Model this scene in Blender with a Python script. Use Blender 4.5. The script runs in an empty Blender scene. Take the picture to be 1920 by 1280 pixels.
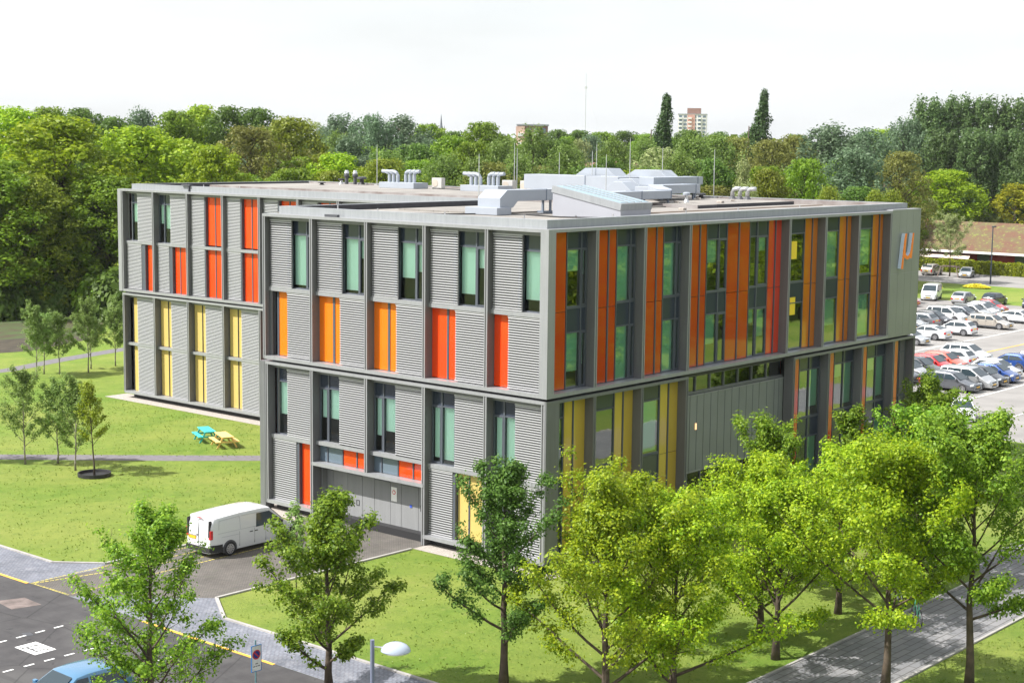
import bpy, bmesh, math, random
import numpy as np
from mathutils import Vector, Matrix
R_ = math.radians
SC = bpy.context.scene
COL = SC.collection

# ------------------------------------------------------------------ camera
CAM_LOC = (-53.674, -43.937, 19.044)
cam_d = bpy.data.cameras.new("camera"); cam_d.lens = 3014.78/1920*36; cam_d.sensor_width = 36
cam_d.clip_start = 1; cam_d.clip_end = 12000
cam = bpy.data.objects.new("camera", cam_d); COL.objects.link(cam)
PI_, YA_, RO_ = R_(-7.135), R_(40.573), R_(0.65)
vd = Vector((math.cos(PI_)*math.cos(YA_), math.cos(PI_)*math.sin(YA_), math.sin(PI_)))
vr = Vector((math.sin(YA_), -math.cos(YA_), 0)); vu = vr.cross(vd)
r2 = math.cos(RO_)*vr + math.sin(RO_)*vu; u2 = -math.sin(RO_)*vr + math.cos(RO_)*vu
cam.matrix_world = Matrix(((r2.x, u2.x, -vd.x, CAM_LOC[0]), (r2.y, u2.y, -vd.y, CAM_LOC[1]), (r2.z, u2.z, -vd.z, CAM_LOC[2]), (0, 0, 0, 1)))
SC.camera = cam

# ------------------------------------------------------------------ light
SUN_EL, SUN_AZ = R_(49), math.atan2(0.60, -0.80)          # direction towards the sun, from +X
world = bpy.data.worlds.new("World"); SC.world = world; world.use_nodes = True
wn = world.node_tree; bg = wn.nodes["Background"]
sky = wn.nodes.new("ShaderNodeTexSky"); sky.sky_type = 'NISHITA'; sky.sun_disc = False
sky.sun_elevation = SUN_EL; sky.sun_rotation = math.pi/2 - SUN_AZ
sky.air_density = 1.0; sky.dust_density = 4.0; sky.ozone_density = 1.0
# thin bright veil of high cloud mixed into the clear sky
tc = wn.nodes.new("ShaderNodeTexCoord"); nz = wn.nodes.new("ShaderNodeTexNoise"); nz.inputs["Scale"].default_value = 2.2; nz.inputs["Detail"].default_value = 5
mp = wn.nodes.new("ShaderNodeMapping"); mp.inputs["Scale"].default_value = (1, 1, 5)
wn.links.new(tc.outputs["Generated"], mp.inputs[0]); wn.links.new(mp.outputs[0], nz.inputs["Vector"])
cr = wn.nodes.new("ShaderNodeValToRGB"); cr.color_ramp.elements[0].position = .3; cr.color_ramp.elements[1].position = .7
cr.color_ramp.elements[0].color = (.55, .55, .55, 1); cr.color_ramp.elements[1].color = (.88, .88, .88, 1)
mx = wn.nodes.new("ShaderNodeMix"); mx.data_type = 'RGBA'; mx.inputs["B"].default_value = (7.2, 7.4, 7.5, 1)
wn.links.new(nz.outputs[0], cr.inputs[0]); wn.links.new(cr.outputs[0], mx.inputs["Factor"])
wn.links.new(sky.outputs[0], mx.inputs["A"]); wn.links.new(mx.outputs["Result"], bg.inputs["Color"])
bg.inputs["Strength"].default_value = 0.1
sun_d = bpy.data.lights.new("sun", 'SUN'); sun_d.energy = 4.6; sun_d.angle = R_(0.5); sun_d.color = (1, .97, .925)
sun = bpy.data.objects.new("sun", sun_d); COL.objects.link(sun)
sdir = Vector((math.cos(SUN_EL)*math.cos(SUN_AZ), math.cos(SUN_EL)*math.sin(SUN_AZ), math.sin(SUN_EL)))
sun.rotation_euler = (-sdir).to_track_quat('-Z', 'Y').to_euler()
vs = SC.view_settings; vs.view_transform = 'Standard'; vs.look = 'None'; vs.gamma = 1; vs.use_curve_mapping = False
vs.exposure = 0.85
SC.cycles.max_bounces = 6; SC.cycles.diffuse_bounces = 3; SC.cycles.glossy_bounces = 3; SC.cycles.transmission_bounces = 4
SC.cycles.transparent_max_bounces = 8; SC.cycles.use_denoising = True

# ------------------------------------------------------------------ helpers
def tag(o, label=None, cat=None, group=None, kind=None):
    if label: o["label"] = label
    if cat: o["category"] = cat
    if group: o["group"] = group
    if kind: o["kind"] = kind
    return o
def empty(name, loc=(0, 0, 0), rz=0):
    o = bpy.data.objects.new(name, None); COL.objects.link(o); o.location = loc; o.rotation_euler = (0, 0, rz)
    o.empty_display_size = .2
    return o
class MB:
    def __init__(s): s.v = []; s.f = []; s.m = []; s.cur = 0
    def add(s, vs_, fs):
        b = len(s.v); s.v += [tuple(p) for p in vs_]; s.f += [tuple(i+b for i in f) for f in fs]; s.m += [s.cur]*len(fs)
    def box(s, x0, x1, y0, y1, z0, z1):
        if x0 > x1: x0, x1 = x1, x0
        if y0 > y1: y0, y1 = y1, y0
        if z0 > z1: z0, z1 = z1, z0
        s.add([(x0,y0,z0),(x1,y0,z0),(x1,y1,z0),(x0,y1,z0),(x0,y0,z1),(x1,y0,z1),(x1,y1,z1),(x0,y1,z1)],
              [(0,3,2,1),(4,5,6,7),(0,1,5,4),(1,2,6,5),(2,3,7,6),(3,0,4,7)])
        return s
    def obox(s, c, ax, ay, az):          # oriented box: centre and three half-axis vectors
        c, ax, ay, az = map(Vector, (c, ax, ay, az)); P = []
        for k in (-1, 1):
            for (i, j) in ((-1,-1),(1,-1),(1,1),(-1,1)): P.append(c+ax*i+ay*j+az*k)
        s.add(P, [(0,3,2,1),(4,5,6,7),(0,1,5,4),(1,2,6,5),(2,3,7,6),(3,0,4,7)]); return s
    def tube(s, pts, rad, n=8, caps=True):
        pts = [Vector(p) for p in pts]; rad = rad if isinstance(rad, (list, tuple)) else [rad]*len(pts)
        b = len(s.v); up = Vector((0, 0, 1)); nf = 0
        for i, p in enumerate(pts):
            t = (pts[min(i+1, len(pts)-1)]-pts[max(i-1, 0)]).normalized()
            a = t.cross(up if abs(t.z) < .95 else Vector((1, 0, 0))).normalized(); c = t.cross(a)
            for k in range(n):
                q = 2*math.pi*k/n; s.v.append(tuple(p+(a*math.cos(q)+c*math.sin(q))*rad[i]))
        for i in range(len(pts)-1):
            for k in range(n):
                s.f.append((b+i*n+k, b+i*n+(k+1) % n, b+(i+1)*n+(k+1) % n, b+(i+1)*n+k)); nf += 1
        if caps:
            s.f.append(tuple(b+k for k in range(n))[::-1]); s.f.append(tuple(b+(len(pts)-1)*n+k for k in range(n))); nf += 2
        s.m += [s.cur]*nf; return s
    def prism(s, poly, a, h):            # polygon given as 3-D points, extruded by vector h
        h = Vector(h); P = [Vector(p) for p in poly]; n = len(P)
        s.add(P+[p+h for p in P], [tuple(range(n))[::-1], tuple(range(n, 2*n))]+[(i, (i+1) % n, (i+1) % n+n, i+n) for i in range(n)])
        return s
    def lathe(s, prof, c=(0, 0, 0), n=20):
        b = len(s.v); nf = 0
        for (r, z) in prof:
            for k in range(n):
                q = 2*math.pi*k/n; s.v.append((c[0]+r*math.cos(q), c[1]+r*math.sin(q), c[2]+z))
        for i in range(len(prof)-1):
            for k in range(n):
                s.f.append((b+i*n+k, b+i*n+(k+1) % n, b+(i+1)*n+(k+1) % n, b+(i+1)*n+k)); nf += 1
        s.f.append(tuple(b+k for k in range(n))[::-1]); s.f.append(tuple(b+(len(prof)-1)*n+k for k in range(n))); nf += 2
        s.m += [s.cur]*nf; return s
    def build(s, name, mats, parent=None, smooth=False, fixn=False, bevel=0):
        me = bpy.data.meshes.new(name); me.from_pydata(s.v, [], s.f)
        if not isinstance(mats, (list, tuple)): mats = [mats]
        for m in mats: me.materials.append(m)
        if len(mats) > 1: me.polygons.foreach_set("material_index", s.m)
        if smooth: me.polygons.foreach_set("use_smooth", [True]*len(me.polygons))
        if fixn:
            bm = bmesh.new(); bm.from_mesh(me); bmesh.ops.recalc_face_normals(bm, faces=bm.faces); bm.to_mesh(me); bm.free()
        me.update()
        o = bpy.data.objects.new(name, me); COL.objects.link(o)
        if parent: o.parent = parent
        if bevel:
            mod = o.modifiers.new("bevel", 'BEVEL'); mod.width = bevel; mod.segments = 2; mod.limit_method = 'ANGLE'
        return o
KIDS = {}
def copy_tree(o, parent=None):
    c = o.copy(); COL.objects.link(c); c.parent = parent
    for ch in KIDS.get(o.name) or list(o.children): copy_tree(ch, c)
    return c
def remember(o):
    KIDS[o.name] = list(o.children)
    for ch in o.children: remember(ch)

# ------------------------------------------------------------------ materials
def node_mat(name):
    m = bpy.data.materials.new(name); m.use_nodes = True; nt = m.node_tree
    return m, nt, nt.nodes["Principled BSDF"]
def setp(b, **kw):
    al = dict(rough="Roughness", metal="Metallic", spec="Specular IOR Level", coat="Coat Weight", coatr="Coat Roughness", trans="Transmission Weight", ior="IOR")
    for k, v in kw.items(): b.inputs[al[k]].default_value = v
def mat(name, col, rough=.6, var=.0, scale=1.0, bump=0., col2=None, detail=6, streak=0, **kw):
    """plain material; var>0 mixes in darker/lighter noise, or col2 by noise"""
    m, nt, b = node_mat(name); b.inputs["Base Color"].default_value = (*col, 1); setp(b, rough=rough, **kw)
    if var or col2:
        tcn = nt.nodes.new("ShaderNodeTexCoord"); n = nt.nodes.new("ShaderNodeTexNoise"); n.inputs["Scale"].default_value = scale; n.inputs["Detail"].default_value = detail
        r = nt.nodes.new("ShaderNodeValToRGB"); e = r.color_ramp.elements
        e[0].position = .35; e[1].position = .65
        if col2: e[0].color = (*col, 1); e[1].color = (*col2, 1)
        else:
            e[0].color = tuple(c*(1-var) for c in col)+(1,); e[1].color = tuple(min(1, c*(1+var)) for c in col)+(1,)
        nt.links.new(tcn.outputs["Object"], n.inputs["Vector"]); nt.links.new(n.outputs[0], r.inputs[0]); nt.links.new(r.outputs[0], b.inputs["Base Color"])
    if streak:
        tcn = nt.nodes.new("ShaderNodeTexCoord"); mpn = nt.nodes.new("ShaderNodeMapping"); mpn.inputs["Scale"].default_value = (2.6, 2.6, .16)
        nt.links.new(tcn.outputs["Object"], mpn.inputs[0]); v_ = ramp(nt, noise(nt, mpn.outputs[0], 1.6, 7, .7), .35, .7, (1-streak,)*3, (1+streak*.35,)*3)
        mul = nt.nodes.new("ShaderNodeMix"); mul.data_type = 'RGBA'; mul.blend_type = 'MULTIPLY'; mul.inputs["Factor"].default_value = 1
        src = b.inputs["Base Color"].links
        if src: nt.links.new(src[0].from_socket, mul.inputs["A"])
        else: mul.inputs["A"].default_value = (*col, 1)
        nt.links.new(v_, mul.inputs["B"]); nt.links.new(mul.outputs["Result"], b.inputs["Base Color"])
    if bump:
        tcn = nt.nodes.new("ShaderNodeTexCoord"); n = nt.nodes.new("ShaderNodeTexNoise"); n.inputs["Scale"].default_value = scale*6; n.inputs["Detail"].default_value = 4
        bp = nt.nodes.new("ShaderNodeBump"); bp.inputs["Strength"].default_value = bump; bp.inputs["Distance"].default_value = .02
        nt.links.new(tcn.outputs["Object"], n.inputs["Vector"]); nt.links.new(n.outputs[0], bp.inputs["Height"]); nt.links.new(bp.outputs[0], b.inputs["Normal"])
    return m
def math_node(nt, op, a, b_=None):
    n = nt.nodes.new("ShaderNodeMath"); n.operation = op
    for i, v in enumerate((a, b_)):
        if v is None: continue
        if isinstance(v, (int, float)): n.inputs[i].default_value = v
        else: nt.links.new(v, n.inputs[i])
    return n.outputs[0]
def mixc(nt, f, a, b_):
    n = nt.nodes.new("ShaderNodeMix"); n.data_type = 'RGBA'
    for k, v in (("Factor", f), ("A", a), ("B", b_)):
        if isinstance(v, (int, float)): n.inputs[k].default_value = v
        elif isinstance(v, tuple): n.inputs[k].default_value = (*v, 1)
        else: nt.links.new(v, n.inputs[k])
    return n.outputs["Result"]
def noise(nt, vec, scale, detail=5, rough=.55):
    n = nt.nodes.new("ShaderNodeTexNoise"); n.inputs["Scale"].default_value = scale; n.inputs["Detail"].default_value = detail; n.inputs["Roughness"].default_value = rough
    nt.links.new(vec, n.inputs["Vector"]); return n.outputs[0]
def ramp(nt, v, p0, p1, c0=(0, 0, 0), c1=(1, 1, 1)):
    r = nt.nodes.new("ShaderNodeValToRGB"); e = r.color_ramp.elements
    e[0].position = p0; e[1].position = p1; e[0].color = (*c0, 1); e[1].color = (*c1, 1); nt.links.new(v, r.inputs[0]); return r.outputs[0]
def bump(nt, b, h, s, d=.02):
    n = nt.nodes.new("ShaderNodeBump"); n.inputs["Strength"].default_value = s; n.inputs["Distance"].default_value = d
    nt.links.new(h, n.inputs["Height"]); nt.links.new(n.outputs[0], b.inputs["Normal"])
def objco(nt):
    return nt.nodes.new("ShaderNodeTexCoord").outputs["Object"]

def grass_mat():
    m, nt, b = node_mat("lawn_grass"); o = objco(nt)
    big = ramp(nt, noise(nt, o, .11, 4), .38, .62); mid = ramp(nt, noise(nt, o, .8, 6, .65), .35, .65); fin = ramp(nt, noise(nt, o, 9, 4, .7), .3, .7)
    c = mixc(nt, mid, (.115, .205, .020), (.19, .275, .036))
    c = mixc(nt, math_node(nt, 'MULTIPLY', big, .55), c, (.31, .325, .075))
    dry = ramp(nt, noise(nt, o, 1.7, 7, .7), .58, .72); c = mixc(nt, math_node(nt, 'MULTIPLY', dry, .6), c, (.34, .32, .11))
    clo = ramp(nt, noise(nt, o, 2.6, 3, .5), .6, .68); c = mixc(nt, math_node(nt, 'MULTIPLY', clo, .4), c, (.055, .135, .015))
    bare = ramp(nt, noise(nt, o, .55, 8, .65), .66, .72); c = mixc(nt, math_node(nt, 'MULTIPLY', bare, .5), c, (.22, .17, .09))
    c = mixc(nt, fin, mixc(nt, .25, c, (.03, .07, .004)), c)
    v = nt.nodes.new("ShaderNodeTexVoronoi"); v.inputs["Scale"].default_value = 2.2; nt.links.new(o, v.inputs["Vector"])
    dai = ramp(nt, v.outputs["Distance"], .04, .055, (1, 1, 1), (0, 0, 0)); pat = ramp(nt, noise(nt, o, .35, 3), .5, .6)
    c = mixc(nt, math_node(nt, 'MULTIPLY', dai, pat), c, (.75, .75, .6))
    nt.links.new(c, b.inputs["Base Color"]); setp(b, rough=.8, spec=.25); bump(nt, b, noise(nt, o, 7, 6, .8), .9, .12)
    return m
def paver_mat(name, c1, c2, joint, bw, bh, mortar=.012, patch=None, rot=0, wear=.3):
    m, nt, b = node_mat(name); o = objco(nt)
    mpn = nt.nodes.new("ShaderNodeMapping"); mpn.inputs["Rotation"].default_value = (0, 0, R_(rot)); nt.links.new(o, mpn.inputs[0])
    br = nt.nodes.new("ShaderNodeTexBrick"); br.inputs["Scale"].default_value = 1; br.inputs["Brick Width"].default_value = bw; br.inputs["Row Height"].default_value = bh
    br.inputs["Mortar Size"].default_value = mortar; br.inputs["Color1"].default_value = (*c1, 1); br.inputs["Color2"].default_value = (*c2, 1); br.inputs["Mortar"].default_value = (*joint, 1)
    br.inputs["Bias"].default_value = 0
    nt.links.new(mpn.outputs[0], br.inputs["Vector"])
    n1 = ramp(nt, noise(nt, o, .5, 6, .6), .3, .7, (1-wear,)*3, (1+wear*.4,)*3)
    mul = nt.nodes.new("ShaderNodeMix"); mul.data_type = 'RGBA'; mul.blend_type = 'MULTIPLY'; mul.inputs["Factor"].default_value = 1
    nt.links.new(br.outputs[0], mul.inputs["A"]); nt.links.new(n1, mul.inputs["B"]); c = mul.outputs["Result"]
    if patch: c = mixc(nt, math_node(nt, 'MULTIPLY', ramp(nt, noise(nt, o, 1.3, 6, .7), .55, .7), .5), c, patch)
    nt.links.new(c, b.inputs["Base Color"]); setp(b, rough=.85, spec=.3); bump(nt, b, noise(nt, o, 30, 3), .3, .01)
    return m
def roof_mat():
    m, nt, b = node_mat("cream_roof_membrane"); o = objco(nt)
    c = mixc(nt, ramp(nt, noise(nt, o, .6, 7, .65), .35, .65), (.215, .20, .185), (.30, .28, .255))
    st_ = ramp(nt, noise(nt, o, .22, 8, .7), .55, .68); c = mixc(nt, math_node(nt, 'MULTIPLY', st_, .55), c, (.13, .12, .11))
    br = nt.nodes.new("ShaderNodeTexBrick"); br.inputs["Scale"].default_value = 1; br.inputs["Brick Width"].default_value = 9; br.inputs["Row Height"].default_value = 1.05; br.inputs["Mortar Size"].default_value = .02
    br.inputs["Color1"].default_value = (1, 1, 1, 1); br.inputs["Color2"].default_value = (.9, .9, .9, 1); br.inputs["Mortar"].default_value = (.55, .53, .5, 1); nt.links.new(o, br.inputs["Vector"])
    mul = nt.nodes.new("ShaderNodeMix"); mul.data_type = 'RGBA'; mul.blend_type = 'MULTIPLY'; mul.inputs["Factor"].default_value = 1
    nt.links.new(c, mul.inputs["A"]); nt.links.new(br.outputs[0], mul.inputs["B"]); nt.links.new(mul.outputs["Result"], b.inputs["Base Color"]); setp(b, rough=.85); return m
def road_mat():
    m, nt, b = node_mat("dark_road_asphalt"); o = objco(nt)
    c = mixc(nt, ramp(nt, noise(nt, o, 1.1, 7, .7), .3, .7), (.045, .043, .045), (.075, .072, .073))
    c = mixc(nt, ramp(nt, noise(nt, o, .18, 3, .5), .5, .56), c, mixc(nt, .5, c, (.10, .097, .095)))
    mpn = nt.nodes.new("ShaderNodeMapping"); mpn.inputs["Scale"].default_value = (1.6, .07, 1); nt.links.new(o, mpn.inputs[0])
    c = mixc(nt, math_node(nt, 'MULTIPLY', ramp(nt, noise(nt, mpn.outputs[0], 1.3, 4, .6), .52, .7), .5), c, (.028, .027, .028))
    sp = ramp(nt, noise(nt, o, 2.3, 3, .4), .68, .72); c = mixc(nt, math_node(nt, 'MULTIPLY', sp, .6), c, (.02, .02, .022))
    v = nt.nodes.new("ShaderNodeTexVoronoi"); v.feature = 'DISTANCE_TO_EDGE'; v.inputs["Scale"].default_value = .22
    w_ = nt.nodes.new("ShaderNodeMix"); w_.data_type = 'RGBA'; w_.inputs["Factor"].default_value = .06; nt.links.new(o, w_.inputs["A"]); n_ = nt.nodes.new("ShaderNodeTexNoise"); n_.inputs["Scale"].default_value = 2; nt.links.new(o, n_.inputs["Vector"]); nt.links.new(n_.outputs["Color"], w_.inputs["B"]); nt.links.new(w_.outputs["Result"], v.inputs["Vector"])
    c = mixc(nt, ramp(nt, v.outputs["Distance"], .002, .006, (.7, .7, .7), (0, 0, 0)), c, (.02, .02, .02))
    nt.links.new(c, b.inputs["Base Color"]); setp(b, rough=.85, spec=.3); bump(nt, b, noise(nt, o, 60, 3), .3, .006); return m
def leaf_mat(name, c0, c1, gloss=.3, trans=.45):
    m, nt, b = node_mat(name); g = nt.nodes.new("ShaderNodeNewGeometry"); oi = nt.nodes.new("ShaderNodeObjectInfo")
    c = mixc(nt, g.outputs["Random Per Island"], c0, c1)
    hs = nt.nodes.new("ShaderNodeHueSaturation"); nt.links.new(c, hs.inputs["Color"])
    hs.inputs["Saturation"].default_value = 1.0
    v = nt.nodes.new("ShaderNodeMapRange"); v.inputs["To Min"].default_value = .82; v.inputs["To Max"].default_value = 1.2; nt.links.new(oi.outputs["Random"], v.inputs["Value"]); nt.links.new(v.outputs[0], hs.inputs["Value"])
    h = nt.nodes.new("ShaderNodeMapRange"); h.inputs["To Min"].default_value = .494; h.inputs["To Max"].default_value = .512; nt.links.new(oi.outputs["Random"], h.inputs["Value"]); nt.links.new(h.outputs[0], hs.inputs["Hue"])
    nt.links.new(hs.outputs[0], b.inputs["Base Color"]); setp(b, rough=.5, spec=gloss)
    t = nt.nodes.new("ShaderNodeBsdfTranslucent"); nt.links.new(hs.outputs[0], t.inputs["Color"])
    mixs = nt.nodes.new("ShaderNodeMixShader"); mixs.inputs[0].default_value = trans
    nt.links.new(b.outputs[0], mixs.inputs[1]); nt.links.new(t.outputs[0], mixs.inputs[2])
    nt.links.new(mixs.outputs[0], nt.nodes["Material Output"].inputs[0]); return m
def pane_mat(name, tint, refl=1.0, base=.75):
    m = bpy.data.materials.new(name); m.use_nodes = True; nt = m.node_tree; nt.nodes.remove(nt.nodes["Principled BSDF"])
    tr = nt.nodes.new("ShaderNodeBsdfTransparent"); tr.inputs[0].default_value = (*tint, 1)
    gl = nt.nodes.new("ShaderNodeBsdfGlossy"); gl.inputs["Roughness"].default_value = .015; gl.inputs["Color"].default_value = (.95, 1, .98, 1)
    fr = nt.nodes.new("ShaderNodeFresnel"); fr.inputs[0].default_value = 1.55
    f = math_node(nt, 'MULTIPLY', fr.outputs[0], refl)
    o = objco(nt); bp = nt.nodes.new("ShaderNodeBump"); bp.inputs["Strength"].default_value = .06; bp.inputs["Distance"].default_value = .05
    nt.links.new(noise(nt, o, 1.1, 2), bp.inputs["Height"]); nt.links.new(bp.outputs[0], gl.inputs["Normal"])
    ms = nt.nodes.new("ShaderNodeMixShader"); nt.links.new(f, ms.inputs[0]); nt.links.new(tr.outputs[0], ms.inputs[1]); nt.links.new(gl.outputs[0], ms.inputs[2])
    nt.links.new(ms.outputs[0], nt.nodes["Material Output"].inputs[0]); return m
def gpanel_mat(name, col, mottled=None):
    m, nt, b = node_mat(name); o = objco(nt)
    c = mixc(nt, ramp(nt, noise(nt, o, .6, 3), .3, .7), tuple(x*.93 for x in col), col)
    nt.links.new(c, b.inputs["Base Color"]); setp(b, rough=.06 if mottled is None else .035, spec=.5, coat=mottled or 0, coatr=.02)
    bump(nt, b, noise(nt, o, 1.3 if mottled is None else 7, 2 if mottled is None else 4, .7), .05 if mottled is None else .10, .03 if mottled is None else .02); return m

M = {}
M['grass'] = grass_mat()
M['asphalt'] = road_mat()
M['drive'] = paver_mat("driveway_pavers", (.125, .115, .105), (.16, .145, .13), (.07, .065, .06), .21, .105, patch=(.09, .095, .07), rot=45)
M['slate'] = paver_mat("slate_blue_pavers", (.17, .185, .22), (.24, .25, .285), (.10, .10, .12), .22, .11, rot=90, wear=.35, patch=(.3, .3, .32))
M['slab'] = paver_mat("footpath_slabs", (.19, .19, .20), (.225, .22, .225), (.09, .085, .08), 1.15, .35, .02, wear=.22)
M['path'] = mat("lawn_path_gravel", (.15, .14, .15), .9, .12, 3, .2)
M['lot'] = mat("car_park_asphalt", (.215, .205, .197), .9, scale=.35, bump=.1, col2=(.27, .258, .247), detail=8)
M['kerb'] = mat("kerb_concrete", (.33, .315, .30), .8, .1, 2)
M['yellow_line'] = mat("worn_yellow_paint", (.75, .42, .06), .7, .15, 6)
M['yellow_dash'] = mat("yellow_brick_paint", (.62, .52, .1), .7, col2=(.25, .22, .1), scale=9)
M['white_line'] = mat("white_road_paint", (.75, .75, .73), .7, .1, 5)
M['gravel'] = mat("pale_pebbles", (.46, .42, .38), .9, scale=14, col2=(.26, .23, .2), bump=.6)
M['wood_floor'] = mat("leaf_litter_ground", (.055, .04, .02), .95, scale=.5, col2=(.05, .085, .018), bump=.4)
M['mud'] = mat("pond_bank_mud", (.05, .04, .025), .9, .3, 1)
M['metal'] = mat("grey_aluminium_frame", (.195, .20, .21), .38, .05, .6, metal=.35, streak=.15)
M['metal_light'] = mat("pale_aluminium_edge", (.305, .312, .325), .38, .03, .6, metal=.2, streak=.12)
M['metal_dark'] = mat("charcoal_window_frame", (.075, .085, .105), .4)
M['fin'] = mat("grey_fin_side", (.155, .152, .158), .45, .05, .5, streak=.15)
M['louvre'] = mat("silver_louvre_slats", (.455, .458, .47), .4, metal=.15)
M['louvre_back'] = mat("louvre_dark_backing", (.135, .135, .14), .6)
M['spandrel'] = mat("dark_blue_spandrel", (.035, .045, .065), .12, spec=.6)
M['wall'] = mat("dark_core_wall", (.07, .07, .07), .7)
M['blind'] = mat("pale_roller_blind", (.74, .95, .86), .8)
M['pane'] = pane_mat("green_tinted_pane", (.88, .98, .94), .9)
M['pane_r'] = pane_mat("reflective_green_pane", (.55, .80, .68), 3.8)
M['pane_dark'] = pane_mat("dark_entrance_pane", (.35, .42, .42), 2.5)
M['amber'] = gpanel_mat("amber_panel", (.80, .175, .010))
M['vermilion'] = gpanel_mat("vermilion_panel", (.78, .06, .008))
M['sand'] = gpanel_mat("sand_yellow_panel", (.56, .42, .14))
M['amber_g'] = gpanel_mat("glossy_amber_glass", (.56, .165, .010), .8)
M['rust_g'] = gpanel_mat("glossy_rust_orange_glass", (.47, .052, .006), .9)
M['red_g'] = gpanel_mat("glossy_red_glass", (.62, .05, .02), .8)
M['ochre_g'] = gpanel_mat("glossy_ochre_glass", (.52, .37, .055), .35)
M['darkred'] = gpanel_mat("dark_red_panel", (.35, .03, .012))
M['bluegrey'] = gpanel_mat("blue_grey_panel", (.12, .16, .20))
M['sage'] = mat("sage_metal_cladding", (.245, .26, .235), .45, .06, .4, metal=.2)
M['garage'] = mat("warm_grey_steel_door", (.235, .24, .245), .6, .04, .5, streak=.12)
M['screen'] = mat("grey_fabric_screen", (.20, .215, .21), .35, .06, .8, spec=.6)
M['roof'] = roof_mat()
M['louvre_back2'] = mat("louvre_shadow_backing", (.16, .17, .185), .6)
M['roof_shade'] = mat("roof_edge_shade", (.035, .035, .042), .7, .2, 2)  # near-black tone paints shade on roof edges turned away from the sun
M['stained'] = mat("stained_upstand", (.30, .285, .28), .8, scale=.8, col2=(.17, .14, .13))
M['parapet'] = mat("parapet_capping", (.285, .30, .315), .5, .04, .5, metal=.1, streak=.14)
M['duct'] = mat("white_duct_skin", (.31, .34, .385), .45, .03, .8)
M['duct_edge'] = mat("duct_joint_strap", (.16, .19, .24), .5)
M['galv'] = mat("galvanised_steel", (.55, .56, .57), .35, metal=.7)
M['black'] = mat("black_rubber", (.02, .02, .022), .6)
M['darkgrey'] = mat("dark_grey_plastic", (.06, .062, .07), .55)
M['acwhite'] = mat("ac_unit_white", (.45, .44, .42), .5)
M['fan'] = mat("fan_grille_beige", (.45, .40, .34), .6)
M['skyglass'] = mat("skylight_blue_glass", (.22, .33, .39), .12, spec=.6)
M['plaster'] = mat("pale_grey_render", (.31, .32, .355), .8, .03, .8)
M['bark'] = mat("brown_bark", (.075, .055, .038), .9, .35, 3, .5)
M['bark_pale'] = mat("pale_birch_bark", (.33, .30, .25), .85, scale=3, col2=(.12, .10, .08))
M['leaf_yg'] = leaf_mat("yellow_green_leaves", (.14, .25, .008), (.43, .52, .018))
M['leaf_ol'] = leaf_mat("olive_yellow_leaves", (.15, .20, .012), (.31, .35, .02))
M['leaf_mid'] = leaf_mat("mid_green_leaves", (.085, .19, .010), (.30, .44, .030))
M['leaf_dk'] = leaf_mat("dark_green_leaves", (.045, .115, .014), (.16, .28, .045))
M['leaf_br'] = leaf_mat("birch_leaves", (.15, .25, .05), (.29, .40, .10))
M['f_bright'] = leaf_mat("bright_oak_foliage", (.19, .31, .010), (.37, .48, .018))
M['f_green'] = leaf_mat("green_oak_foliage", (.12, .215, .012), (.23, .33, .022))
M['f_dark'] = leaf_mat("deep_green_foliage", (.07, .14, .02), (.15, .24, .035))
M['f_olive'] = leaf_mat("olive_foliage", (.14, .19, .014), (.27, .31, .028))
M['f_brown'] = leaf_mat("bronze_budding_foliage", (.15, .165, .03), (.26, .27, .06))
M['f_willow'] = leaf_mat("grey_green_willow_foliage", (.09, .155, .075), (.18, .26, .14))
M['f_birch'] = leaf_mat("soft_green_foliage", (.12, .20, .035), (.22, .31, .065))
M['f_pop'] = leaf_mat("poplar_foliage", (.065, .12, .035), (.15, .22, .07))
M['f_pale'] = leaf_mat("pale_new_foliage", (.22, .27, .09), (.36, .40, .17))
M['f_yellow'] = leaf_mat("golden_green_foliage", (.24, .27, .012), (.42, .40, .02))
M['f_lomb'] = leaf_mat("lombardy_poplar_foliage", (.045, .10, .03), (.11, .18, .055))
M['f_hedge'] = leaf_mat("hedge_foliage", (.20, .27, .01), (.38, .42, .02))
M['dry'] = mat("dry_leaf_litter", (.2, .13, .07), .9, .3, 2)

# ------------------------------------------------------------------ ground and roads
def sheet(name, poly, z, m, kind="structure", parent=None):
    mb = MB(); mb.add([(x, y, z) for x, y in poly], [tuple(range(len(poly)))])
    o = mb.build(name, m, parent, fixn=True)
    if o.data.polygons[0].normal.z < 0: o.data.flip_normals()
    return tag(o, kind=kind)
def strip_multi(name, quads, z, m):
    mb = MB()
    for q in quads: mb.add([(x, y, z) for x, y in q], [tuple(range(len(q)))])
    o = mb.build(name, m)
    for p in o.data.polygons:
        if p.normal.z < 0: o.data.flip_normals(); break
    return tag(o, kind="structure")
sheet("ground", [(-400, -5000), (6000, -5000), (6000, 6000), (-400, 6000)], 0, M['grass'])
sheet("wood_ground", [(22, 86), (34, 84), (46, 97), (120, 92), (160, 60), (400, 90), (400, 400), (-60, 400), (-60, 110)], .004, M['wood_floor'])
sheet("road", [(-60, -30), (-16.15, -30), (-16.15, 60), (-60, 60)], .004, M['asphalt'])
sheet("side_pavement", [(-16.15, 15.2), (-13.0, 14.95), (-12.1, 15.45), (-13.6, 17.4), (-13.45, 60), (-16.15, 60)], .012, M['slate'])
sheet("pavement", [(-16.15, -30), (-13.75, -30), (-13.85, 5.1), (-12.2, 7.65), (-16.15, 12.3)], .012, M['slate'])
sheet("driveway", [(-16.15, 12.3), (-12.2, 7.65), (1.0, 7.35), (1.0, 16.1), (-.2, 15.5), (-12.1, 15.45), (-13.0, 14.95), (-16.15, 15.2)], .008, M['drive'])
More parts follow.
